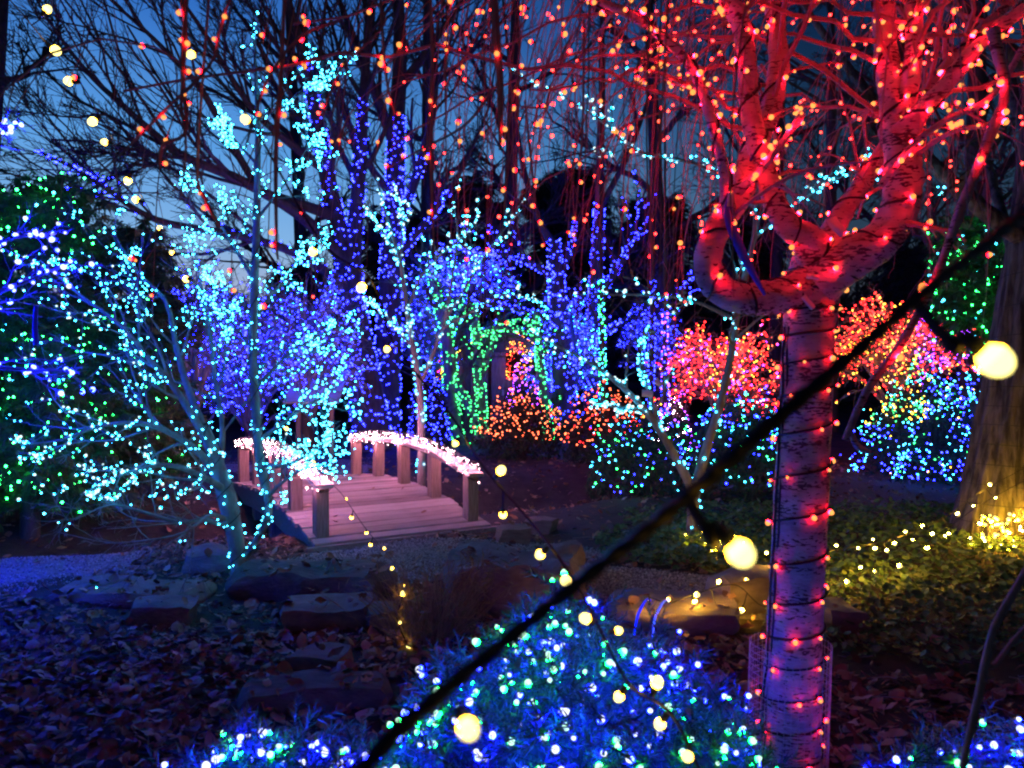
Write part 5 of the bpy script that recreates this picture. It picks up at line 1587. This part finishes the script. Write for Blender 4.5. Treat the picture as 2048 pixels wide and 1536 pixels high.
# ------------------------------------------------------------------ far woods
def woods():
    n = 420
    x = rng.uniform(-60, 60, n); y = rng.uniform(33, 46, n)
    px, _, _ = project(np.stack([x, y, np.full(n, 2.0)], -1))
    h = rng.uniform(5, 8.5, n) * np.where((px < 620) & (px > 100), .52, 1.0)
    st = np.stack([x, y, np.full(n, -.2)], -1)
    P = st[:, None] + np.linspace(0, 1, 6)[None, :, None] * np.stack([rng.normal(0, .5, n), rng.normal(0, .5, n), h], -1)[:, None]
    r = np.linspace(.16, .03, 6)[None].repeat(n, 0)
    s1 = sprout(P, r, 12, .4, .6, 5, trop=.06, rr=.4, rmin=.025, tr=(.08, 1))
    s2 = sprout(*s1, 6, .5, .7, 4, rmin=.02)
    g = Geo().tube(P, r, 5); g.tube(*s1, 3); g.tube(*s2, 3)
    o = part('far_woods', g, M['bark_dark'])
    tag(o, 'far thicket of bare woods closing off the garden', 'woods', None, 'stuff')
    # low undergrowth in front of the woods
    n = 5200
    x = rng.uniform(-45, 45, n); y = rng.uniform(27, 34, n)
    z = rng.uniform(0, 1, n) ** 1.4 * np.where((x < -6) & (x > -20), 2.6, 4.2)
    g = Geo().inst(SPV, SPF, np.stack([x, y, z], -1), rot_to(rand_dirs(n)), rng.uniform(.5, 1.0, n))
    o = part('undergrowth', g, M['needle_far'])
    tag(o, 'dark evergreen undergrowth at the back of the garden', 'undergrowth', None, 'stuff')
woods()

# ------------------------------------------------------------------ shed
def shed():
    d = 20.0
    x0, x1 = W(905, 860, d)[0], W(1105, 860, d)[0]
    b = np.array([(x0 + x1) / 2, d, float(gz((x0 + x1) / 2, d))])
    root = empty('garden_shed', b, 'small gabled wooden garden shed glimpsed behind the green wrapped trees', 'shed')
    ze = W(960, 705, d)[2]; zr = W(945, 640, d)[2]
    w = x1 - x0; I = np.eye(3)
    xd0, xd1 = W(982, 800, d)[0], W(1012, 800, d)[0]
    # front boards, leaving the doorway and an opening
    k = 0; x = x0
    while x < x1 - .02:
        bw = .155
        skip = xd0 - .02 < x + bw / 2 < xd1 + .02
        op = W(1015, 0, d)[0] < x + bw / 2 < W(1075, 0, d)[0]
        g = Geo()
        if skip:
            box_geo(g, (x + bw / 2, d, (ze + W(0, 712, d)[2]) / 2), (bw / 2 - .006, .02, max(.03, (ze - W(0, 712, d)[2]) / 2)), I)
        elif op:
            zt = W(0, 755, d)[2]
            box_geo(g, (x + bw / 2, d, (zt + b[2]) / 2), (bw / 2 - .006, .02, (zt - b[2]) / 2), I)
        else:
            box_geo(g, (x + bw / 2, d + (.004 if k % 2 else 0), (ze + b[2]) / 2), (bw / 2 - .006, .02, (ze - b[2]) / 2), I)
        part('board', g, M['shed_wood'], root)
        x += bw; k += 1
    g = Geo(); box_geo(g, ((xd0 + xd1) / 2, d + .05, (W(0, 714, d)[2] + b[2]) / 2), ((xd1 - xd0) / 2 - .01, .025, (W(0, 714, d)[2] - b[2]) / 2), I)
    dr = part('door', g, M['shed_wood'], root)
    g = Geo(); box_geo(g, (xd1 - .08, d + .01, 1.0 + b[2]), (.02, .03, .07), I)
    part('handle', g, M['metal'], dr)
    g = Geo()
    for sx in (x0 + .02, x1 - .02):
        box_geo(g, (sx, d + 1.25, (ze + b[2]) / 2), (.03, 1.2, (ze - b[2]) / 2), I)
    box_geo(g, ((x0 + x1) / 2, d + 2.48, (ze + b[2]) / 2), (w / 2 - .06, .03, (ze - b[2]) / 2), I)
    part('wall', g, M['shed_wood'], root)
    # gable and roof
    xm = (x0 + x1) / 2
    g = Geo().add([(x0, d - .01, ze), (x1, d - .01, ze), (xm, d - .01, zr), (x0, d + .03, ze), (x1, d + .03, ze), (xm, d + .03, zr)], [(0, 1, 2), (3, 5, 4)])
    g.add([(x0, d - .01, ze), (x1, d - .01, ze), (xm, d - .01, zr), (x0, d + .03, ze), (x1, d + .03, ze), (xm, d + .03, zr)], [(0, 3, 4, 1), (1, 4, 5, 2), (2, 5, 3, 0)])
    part('gable', g, M['roof'], root)
    for s in (-1, 1):
        e = np.array([xm + s * (w / 2 + .25), 0, ze - .12]); r = np.array([xm, 0, zr + .06])
        ax = norm(e - r); az = norm(np.array([-ax[2] * s, 0, ax[0] * s])) * (1 if s > 0 else 1)
        if az[2] < 0: az = -az
        L = np.linalg.norm(e - r)
        slab = Geo(); box_geo(slab, ((e + r) / 2 + [0, d + 1.2, 0]), (L / 2, 1.55, .03), np.stack([ax, np.cross(az, ax), az], -1))
        ro = part('roof', slab, M['roof'], root)
        for q in range(8):
            sh = Geo(); c = r + ax * (L * (q + .5) / 8) + az * (.042 + .004)
            box_geo(sh, c + [0, d + 1.2, 0], (L / 16 + .015, 1.57, .010), np.stack([ax, np.cross(az, ax), az], -1))
            part('shingle', sh, M['roof'], ro)
    # yellow and red strings inside the opening
    n = 110
    p = np.stack([rng.uniform(W(1012, 0, d)[0], W(1050, 0, d)[0], n), rng.uniform(d - .12, d - .05, n), np.array([W(0, y, d)[2] for y in rng.uniform(680, 760, n)])], -1)
    light_string('red and orange lights hanging at the shed opening', (p[:, 0].mean(), d, b[2]), p, rand_dirs(n), [['crimson', 'crimson', 'orange', 'amber'][i] for i in rng.integers(0, 4, n)], .014)
    n = 90
    p = np.stack([rng.choice([W(1052, 0, d)[0], W(1062, 0, d)[0]], n) + rng.normal(0, .03, n), rng.uniform(d - .14, d - .06, n), np.array([W(0, y, d)[2] for y in rng.uniform(700, 795, n)])], -1)
    light_string('yellow lights hanging down the right end of the shed', (p[:, 0].mean(), d, b[2]), p, rand_dirs(n), ['amber'] * n, .014)
    n = 70
    t = rng.uniform(0, 1, n); e = rng.random(n) < .5
    p = np.stack([np.where(e, x0 + t * (xm - x0), xm + t * (x1 - xm)), np.full(n, d - .32), np.where(e, ze + t * (zr - ze), zr + t * (ze - zr)) - .1], -1)
    light_string('warm lights along the gable edge of the shed', (xm, d, b[2]), p, rand_dirs(n), [['amber', 'orange'][i] for i in rng.integers(0, 2, n)], .013)
shed()

# ------------------------------------------------------------------ information sign behind the bridge
def sign():
    d = 12.6
    b = W(630, 900, d); b[2] = float(gz(b[0], b[1]))
    root = empty('information_sign', b, 'slanted information panel on two posts behind the left end of the bridge', 'sign')
    xl, xr = W(578, 785, d)[0], W(682, 785, d)[0]
    zt, zb = W(600, 762, d)[2], W(600, 803, d)[2]
    ay = norm(np.array([0, .5, zt - zb])); ex_ = np.array([1.0, 0, 0]); az = np.cross(ex_, ay)
    L = np.linalg.norm([.5, zt - zb])
    c = np.array([(xl + xr) / 2, d, (zt + zb) / 2])
    Rm = np.stack([ex_, ay, az], -1)
    g = Geo(); box_geo(g, c, ((xr - xl) / 2, L / 2, .012), Rm, 0, .004); part('panel', g, M['panel'], root)
    g = Geo()
    for s in (-1, 1):
        box_geo(g, c + ex_ * s * ((xr - xl) / 2 + .011), (.011, L / 2 + .02, .02), Rm)
        box_geo(g, c + ay * s * (L / 2 + .011), ((xr - xl) / 2, .011, .02), Rm)
    part('frame', g, M['metal'], root)
    g = Geo(); box_geo(g, c - az * .035 + [0, 0, -.03], ((xr - xl) / 2 - .1, .03, .02), np.eye(3)); part('crossbar', g, M['wood_post'], root)
    for s in (-1, 1):
        g = Geo(); zz = c[2] - .075
        box_geo(g, (c[0] + s * .27, d, (zz + b[2] - .1) / 2), (.035, .035, (zz - b[2] + .1) / 2), np.eye(3), 0, .005)
        part('post', g, M['wood_post'], root)
sign()

# ------------------------------------------------------------------ big furrowed trunk at the right edge
def big_trunk():
    c = [(1990, 1120, 7.3, .46), (1992, 1075, 7.3, .40), (2004, 980, 7.3, .335), (2022, 870, 7.3, .30), (2040, 760, 7.3, .28), (2062, 600, 7.3, .26), (2085, 400, 7.3, .24), (2110, 100, 7.3, .20), (2140, -250, 7.3, .14)]
    P, r = wpath(c, 60)
    V, q = tube_geo(P, r, 64)
    V = V.reshape(60, 64, 3)
    cen = P[:, None]; dv = V - cen; dn = norm(dv)
    a = np.arange(64)
    for i in range(60):
        for j in range(64):
            z = V[i, j, 2]
            n_ = mnoise.noise(Vector((math.cos(j / 64 * 6.283) * 4.2, math.sin(j / 64 * 6.283) * 4.2, z * .9))) * .05 + mnoise.noise(Vector((math.cos(j / 64 * 6.283) * 11, math.sin(j / 64 * 6.283) * 11, z * 2.4))) * .022
            V[i, j] += dn[i, j] * n_
    root = empty('broad_tree', base_of(c[1]), 'broad leaning furrowed tree trunk at the right edge with a green light wrap', 'tree')
    part('trunk', Geo().add(V.reshape(-1, 3), q), M['furrow'], root, True)
    L = []
    for j in range(6):
        i = 38 + j * 3; s0 = P[min(i, 59)]; az = j * 2.1 + 1.2
        dv = np.array([math.cos(az), math.sin(az), 0])
        L.append((spline([s0, s0 + dv * .8 + [0, 0, .5], s0 + dv * 1.8 + [0, 0, 1.4], s0 + dv * 2.8 + [0, 0, 2.6]], 12), np.linspace(.10, .015, 12)))
    for P2, r2 in L: part('limb', Geo().tube(P2, r2, 8), M['furrow'], root, True)
    LP, LR = resample(L, 12)
    s1 = sprout(LP, LR, 8, .4, .7, 6, rmin=.008); s2 = sprout(*s1, 5, .5, .7, 5, rmin=.005)
    part('twigs', Geo().tube(*s1, 3).tube(*s2, 3), M['bark_dark'], root, False, 'stuff')
    h, dd = helix(P[6:46], r[6:46], 15, 760, .03)
    k = np.arange(0, 760, 7)
    k = k[(dd[k, 0] > .35)]
    light_string('green string lights wrapped on the right flank of the big furrowed trunk', base_of(c[1]), h[k] + dd[k] * .01, norm(dd[k] + rand_dirs(len(k)) * .5 + [0, -.4, -.3]), ['green' if v > .15 else 'teal' for v in rng.random(len(k))], .0120, 80, [h], .003)
    n = 80
    p = np.stack([rng.normal(3.12, .16, n) * 1.0 + 1.25, rng.normal(6.75, .16, n), rng.uniform(.05, .32, n)], -1)
    light_string('heap of warm lights in the leaves at the foot of the big trunk', (4.37, 6.75, 0), p, norm(rand_dirs(n) + [0, -.4, .3]), ['yellow' if v < .5 else 'warm' for v in rng.random(n)], .0125, 80)
big_trunk()

# ------------------------------------------------------------------ dry grass clump beside the slab
def clump(cx, cy, label, n=420, h=(.18, .55), spread=.17):
    b = np.array([cx, cy, float(gz(cx, cy))])
    root = empty('ornamental_grass', b, label, 'grass clump')
    s = np.stack([rng.normal(0, spread * .55, n), rng.normal(0, spread * .45, n), np.zeros(n)], -1) + b
    L = rng.uniform(*h, n)
    out = np.empty((n, 6, 3)); out[:, 0] = s
    d = norm(np.stack([(s[:, 0] - cx) * 2.4 + rng.normal(0, .22, n), (s[:, 1] - cy) * 2.4 + rng.normal(0, .22, n), np.ones(n)], -1))
    for k in range(1, 6):
        d = norm(d + np.stack([rng.normal(0, .10, n), rng.normal(0, .10, n), np.full(n, -.10)], -1))
        out[:, k] = out[:, k - 1] + d * (L / 5)[:, None]
    part('blades', Geo().tube(out, np.array([.0022, .0022, .002, .0017, .0012, .0005])[None].repeat(n, 0), 3), M['straw'], root, False, 'stuff')
    V, F = LEAF[1]
    m = 420
    i = rng.integers(0, n, m); k = rng.integers(2, 6, m)
    dd = norm(rand_dirs(m) + [0, 0, -.2])
    V2 = V * [.45, 1.3, .6] + [0, 1.2, 0]
    part('leaf_blades', Geo().inst(V2, F, out[i, k], rot_to(dd, rng.uniform(0, 6.28, m)), rng.uniform(.018, .036, m)), M['straw'], root, False, 'stuff')
clump(-.50, 4.55, 'dry straw-coloured grass clump against the big dark slab')
clump(-.27, 4.95, 'sparse green-tipped grass sprouting beside the slab top', 90, (.2, .45), .10)

# ------------------------------------------------------------------ low juniper mounds with blue and green lights in front
def sprig_template(nn=15):
    V = [(-.03, 0, 0), (.03, 0, 0), (0, .0, 1)]; F = [(0, 1, 2)]
    for k in range(nn):
        z = .08 + .86 * k / nn; a = k * 2.4
        dx, dy = math.cos(a), math.sin(a)
        L = .42 * (1 - .4 * z)
        b = len(V)
        V += [(-dy * .042, dx * .042, z), (dy * .042, -dx * .042, z), (dx * L, dy * L, z + .30)]
        F.append((b, b + 1, b + 2))
    return np.array(V), np.array(F)
SGV, SGF = sprig_template()
def mound(label, llabel, lobes, n_sprig, n_bulb, dry_label=None, n_dry=0, group=None):
    c = np.mean([l[:2] for l in lobes], 0)
    b = np.array([c[0], c[1], float(gz(*c))])
    root = empty('mound_shrub', b, label, 'shrub', group)
    g = Geo()
    pts, nrm = [], []
    tot = sum(l[2] * l[3] for l in lobes)
    for cx, cy, rx, ry, h in lobes:
        # woody inner thicket
        th = np.linspace(0, 2 * math.pi, 29)[:-1]; ph = np.linspace(0, 1, 9)
        V = [(cx + rx * .86 * math.cos(t) * math.cos(p * 1.5), cy + ry * .86 * math.sin(t) * math.cos(p * 1.5), -.02 + h * .86 * math.sin(p * 1.5)) for p in ph for t in th]
        F = [(i * 28 + j, i * 28 + (j + 1) % 28, (i + 1) * 28 + (j + 1) % 28, (i + 1) * 28 + j) for i in range(8) for j in range(28)]
        V = np.array(V); V = (V - [cx, cy, 0]) * .86 + [cx, cy, 0]; V += rng.normal(size=V.shape) * .02
        g.add(V, F)
        n = int(n_sprig * rx * ry / tot)
        d = rand_dirs(n); d[:, 2] = np.abs(d[:, 2])
        k = 1 + .10 * np.sin(d[:, 0] * 6 + cx * 9) * np.sin(d[:, 1] * 7 + d[:, 2] * 4 + cy)
        p = np.array([cx, cy, 0]) + d * (rng.uniform(.72, 1.0, n) * k * (1 + .07 * np.sin(d[:, 0] * 23 + cy) * np.sin(d[:, 1] * 19 + d[:, 2] * 17)))[:, None] * [rx, ry, h]
        ok_ = np.ones(n, bool)
        for l2 in lobes:
            if l2 is not None and (l2[0], l2[1]) != (cx, cy):
                ok_ &= (((p[:, 0] - l2[0]) / l2[2]) ** 2 + ((p[:, 1] - l2[1]) / l2[3]) ** 2 + (p[:, 2] / l2[4]) ** 2) > .72
        pts.append(p[ok_]); nrm.append(norm(d[ok_] / [rx, ry, h]))
    part('branches', g, M['bark_dark'], root, True)
    P = np.concatenate(pts); D = np.concatenate(nrm)
    n = len(P)
    dirs = norm(D * .55 + rand_dirs(n) * .9 + [0, 0, .15])
    part('foliage', Geo().inst(SGV, SGF, P, rot_to(dirs, rng.uniform(0, 6.28, n)), rng.uniform(.055, .125, n)), M['needle_near'], root, False, 'stuff')
    # lights
    px, py, dep = project(P)
    vis = np.where((D[:, 1] < .45) & (py < 1560))[0]
    k = rng.choice(vis, min(n_bulb, len(vis)), replace=False)
    bp = P[k] + D[k] * rng.uniform(.02, .055, len(k))[:, None]
    wires = []
    order = k[np.argsort(P[k, 0] + .1 * rng.normal(size=len(k)))]
    for s in range(0, len(order) - 6, 5):
        seg = order[s:s + 6]
        seg = seg[np.argsort(P[seg, 2])]
        wires.append(spline(P[seg] + D[seg] * .022, 40))
    light_string(llabel, b, bp, norm(D[k] + rand_dirs(len(k)) * .6), ['blue' if v < .47 else 'green' for v in rng.random(len(k))], .0098, 260, wires, .0014)
    if n_dry:
        vis = np.where((D[:, 1] < .3) & (py < 1540) & (px > 0) & (px < 2048))[0]
        for i in rng.choice(vis, n_dry, replace=False):
            r = rot_to(norm(D[i] + rand_dirs(1)[0] * .7)[None], rng.uniform(0, 6, 1))[0]
            o = inst_obj('fallen_leaf', LEAF_ME[rng.integers(0, 4)], None, m4(r, P[i] + D[i] * .035, rng.uniform(.020, .036)))
            tag(o, dry_label, 'leaf', 'dry leaves caught on the mound shrubs')
mound('needled mound shrub with blue and green lights left of the birch foot', 'blue and green net lights on the big mound shrub', [(.20, 2.62, .60, .62, .755), (-.10, 2.45, .38, .42, .60), (.52, 2.45, .36, .42, .58)], 4000, 250, 'dry brown leaf caught on the big mound shrub', 24)
mound('low needled shrub with blue and green lights at the bottom left', 'blue and green net lights on the low shrub at the bottom left', [(-.72, 2.28, .34, .30, .50), (-.42, 2.22, .30, .26, .47), (-.95, 2.2, .22, .24, .42)], 2000, 46, 'dry brown leaf caught on the low bottom-left shrub', 7)
mound('low needled shrub with blue and green lights at the bottom right corner', 'blue and green net lights on the low shrub at the bottom right', [(1.48, 2.42, .36, .32, .40), (1.75, 2.35, .30, .3, .47)], 1200, 34, 'dry brown leaf caught on the bottom-right shrub', 5)

# ------------------------------------------------------------------ warm string lights
def warm_string(label, cord, bulbs, size, cord_r=.003, base=None, hang_dir=(-.3, -.2, -1), col='warm', twist=False):
    P = spline([W(*c) for c in cord], max(30, len(cord) * 10))
    pts = np.array([W(*c[:3]) for c in bulbs])
    # each lamp hangs by its socket from the nearest point of the cord
    sz0 = float(np.mean(size))
    near = P[np.argmin(np.linalg.norm(pts[:, None] - P[None], axis=2), axis=1)]
    dv = pts - near
    ln_ = np.linalg.norm(dv, axis=1, keepdims=True)
    dirs = np.where(ln_ > sz0 * 1.5, dv, norm(np.array(hang_dir))[None] + rng.normal(size=pts.shape) * .35)
    dirs = norm(dirs)
    pts = np.where(ln_ > sz0 * 1.5, near + dirs * np.maximum(ln_, sz0 * 3.4), near + dirs * sz0 * 3.4)
    wires = [P]
    for a, b, l in zip(near, pts, ln_[:, 0]):
        if l > sz0 * 4.2:
            wires.append(spline([a, (a + b) / 2 + [0, 0, -.01], b - (b - a) / l * sz0 * 3.2], 8))
    if twist:
        Q = spline(P, 400)
        L = np.concatenate([[0], np.cumsum(np.linalg.norm(np.diff(Q, axis=0), axis=1))])
        T = norm(np.gradient(Q, axis=0)); X = norm(np.cross(T, np.array([0, 0, 1.0])[None])); Y = np.cross(T, X)
        wires = wires[1:] + [Q + (X * np.cos(L * 190 + ph)[:, None] + Y * np.sin(L * 190 + ph)[:, None]) * .0013 for ph in (0, math.pi)]
    light_string(label, (base if base is not None else P[0]), pts, dirs, [col] * len(pts), size, 300, wires, cord_r)

warm_string('warm white string lights running down the left sky to the bridge rail',
            [(-60, -80, 2.6), (20, 0, 2.8), (92, 85, 3.0), (160, 165, 3.2), (200, 232, 3.4), (230, 285, 3.6), (262, 345, 3.8), (290, 405, 4.0), (330, 470, 4.2), (385, 560, 4.6), (480, 720, 5.4), (565, 850, 6.1), (612, 925, 6.6), (645, 972, 6.95)],
            [(95, 18, 2.95), (110, 100, 3.0), (145, 163, 3.2), (195, 230, 3.4), (214, 285, 3.6), (265, 345, 3.8), (282, 403, 4.0), (321, 458, 4.2), (343, 505, 4.4), (376, 558, 4.6), (571, 856, 6.1), (619, 882, 6.3), (626, 925, 6.6)], .0145, col='lamp')
warm_string('warm white string lights sloping from the bridge post down to the dry grass',
            [(660, 965, 6.95), (685, 990, 6.7), (730, 1055, 6.0), (780, 1115, 5.3), (812, 1160, 4.75), (806, 1190, 4.55), (795, 1240, 4.45), (815, 1290, 4.4)],
            [(692, 998, 6.65), (703, 1036, 6.4), (733, 1066, 6.0), (741, 1090, 5.8), (770, 1100, 5.4), (784, 1137, 5.1), (813, 1160, 4.75), (806, 1187, 4.5), (800, 1245, 4.4), (818, 1292, 4.35), (850, 1320, 4.3)], .0120, .0035, col='lamp')
warm_string('warm string lights crossing the middle of the picture down to the mound shrub',
            [(340, -60, 1.75), (395, 95, 1.7), (500, 240, 1.65), (640, 480, 1.65), (742, 560, 1.7), (790, 690, 1.7), (905, 835, 1.7), (960, 925, 1.6), (1050, 1030, 1.5), (1110, 1105, 1.4), (1165, 1190, 1.35), (1200, 1260, 1.3), (1260, 1370, 1.25), (1340, 1425, 1.25), (1400, 1540, 1.2)],
            [(397, 100, 1.7), (490, 238, 1.6), (640, 481, 1.65), (741, 557, 1.7), (776, 681, 1.7), (915, 880, 1.68), (995, 950, 1.56), (1006, 1030, 1.6), (1091, 1100, 1.42), (1131, 1161, 1.30), (1180, 1240, 1.3), (1234, 1262, 1.3), (1252, 1360, 1.25), (1310, 1375, 1.25), (1341, 1424, 1.25), (1382, 1515, 1.2)], .0088, .0024, col='lamp')
warm_string('warm string lights laid over the ivy right of the birch, upper line',
            [(1480, 1165, 5.0), (1530, 1130, 5.3), (1670, 1100, 5.6), (1780, 1080, 5.9), (1880, 1040, 6.3), (1960, 985, 6.6), (2060, 930, 6.9)],
            [(1494, 1160, 5.0), (1533, 1104, 5.3), (1646, 1101, 5.5), (1673, 1090, 5.6), (1710, 1092, 5.7), (1747, 1083, 5.8), (1749, 1093, 5.8), (1774, 1102, 5.8), (1788, 1085, 5.9), (1810, 1062, 6.0), (1825, 1080, 6.1), (1845, 1052, 6.2), (1865, 1068, 6.2), (1898, 1068, 6.3), (1912, 1025, 6.4), (1947, 1012, 6.5), (1981, 968, 6.6), (1992, 996, 6.6)], .0115, hang_dir=(0, -.5, .6))
warm_string('warm string lights laid over the ivy right of the birch, lower line',
            [(1300, 1195, 4.6), (1340, 1205, 4.6), (1385, 1190, 4.7), (1470, 1170, 4.8), (1540, 1215, 4.9), (1660, 1170, 5.2), (1760, 1130, 5.5), (1860, 1080, 5.8), (1960, 1010, 6.1), (2060, 955, 6.4)],
            [(1297, 1200, 4.55), (1330, 1205, 4.6), (1384, 1186, 4.7), (1390, 1204, 4.7), (1437, 1163, 4.8), (1440, 1227, 4.7), (1483, 1222, 4.75), (1695, 1163, 5.2), (1722, 1137, 5.4), (1750, 1143, 5.4), (1800, 1132, 5.5), (1854, 1096, 5.8), (1890, 1072, 6.0), (1960, 1048, 6.2)], .0120, hang_dir=(0, -.5, .6))
# a small heap where the forked tree meets the ivy
n = 26
p = np.stack([rng.normal(1.72, .13, n), rng.normal(6.55, .10, n), rng.uniform(.06, .2, n)], -1)
light_string('little heap of warm lights in the ivy at the foot of the forked teal tree', (1.72, 6.55, 0), p, norm(rand_dirs(n) + [0, -.5, .2]), ['warm' if v < .6 else 'yellow' for v in rng.random(n)], .0100, 30)
# dark cable close to the lens with three lamps
warm_string('thick dark cable with three large warm lamps crossing close in front of the birch',
            [(2140, 360, .56), (2048, 430, .52), (1945, 510, .48), (1838, 595, .45), (1700, 715, .43), (1560, 832, .42), (1380, 988, .41), (1260, 1085, .40), (1150, 1170, .39), (990, 1300, .38), (830, 1432, .37), (720, 1540, .36), (640, 1620, .36)],
            [(1992, 722, .43), (1482, 1107, .40), (932, 1450, .36)], np.array([.0088, .0068, .0047]), .0034, col='lamp', twist=True)

# ------------------------------------------------------------------ bare twig close by at the lower right
t1 = wpath([(1915, 1600, 1.15, .0050), (1932, 1500, 1.15, .0052), (1955, 1400, 1.15, .0056), (1970, 1330, 1.16, .0062), (1985, 1265, 1.17, .0055), (2010, 1215, 1.18, .0058), (2048, 1150, 1.2, .0056), (2120, 1030, 1.25, .006)], 26)
t2 = wpath([(1970, 1325, 1.16, .0042), (1990, 1330, 1.17, .004), (2020, 1290, 1.2, .004), (2060, 1245, 1.22, .0042), (2130, 1150, 1.25, .0045)], 16)
g = Geo().tube(*t1, 9).tube(*t2, 8)
for k in (5, 9, 13, 17):
    g.inst(OCT_V, OCT_F, [t1[0][k] + [.003, -.003, 0]], rot_to(rand_dirs(1)), .0062)
o = part('twig', g, M['twig_red'], None, True)
tag(o, 'bare knobbly twig reaching in close at the lower right', 'twig')
# blue clip loops at the top of the mound
for q, lab in (((1272, 1240), 'bent blue plastic stake left of the pair above the mound shrub'), ((1308, 1242), 'bent pale stake right of the pair above the mound shrub')):
    x, y = q
    P, r = wpath([(x - 4, y + 30, 2.75, .0045), (x + 2, y - 5, 2.74, .0045), (x + 14, y - 32, 2.73, .0045), (x + 24, y - 42, 2.73, .0040), (x + 30, y - 38, 2.73, .0035)], 14)
    o = part('stake', Geo().tube(P, r, 8), M['ribbon'] if x < 1300 else M['tag'], None, True)
    tag(o, lab, 'stake', 'stakes above the mound shrub')
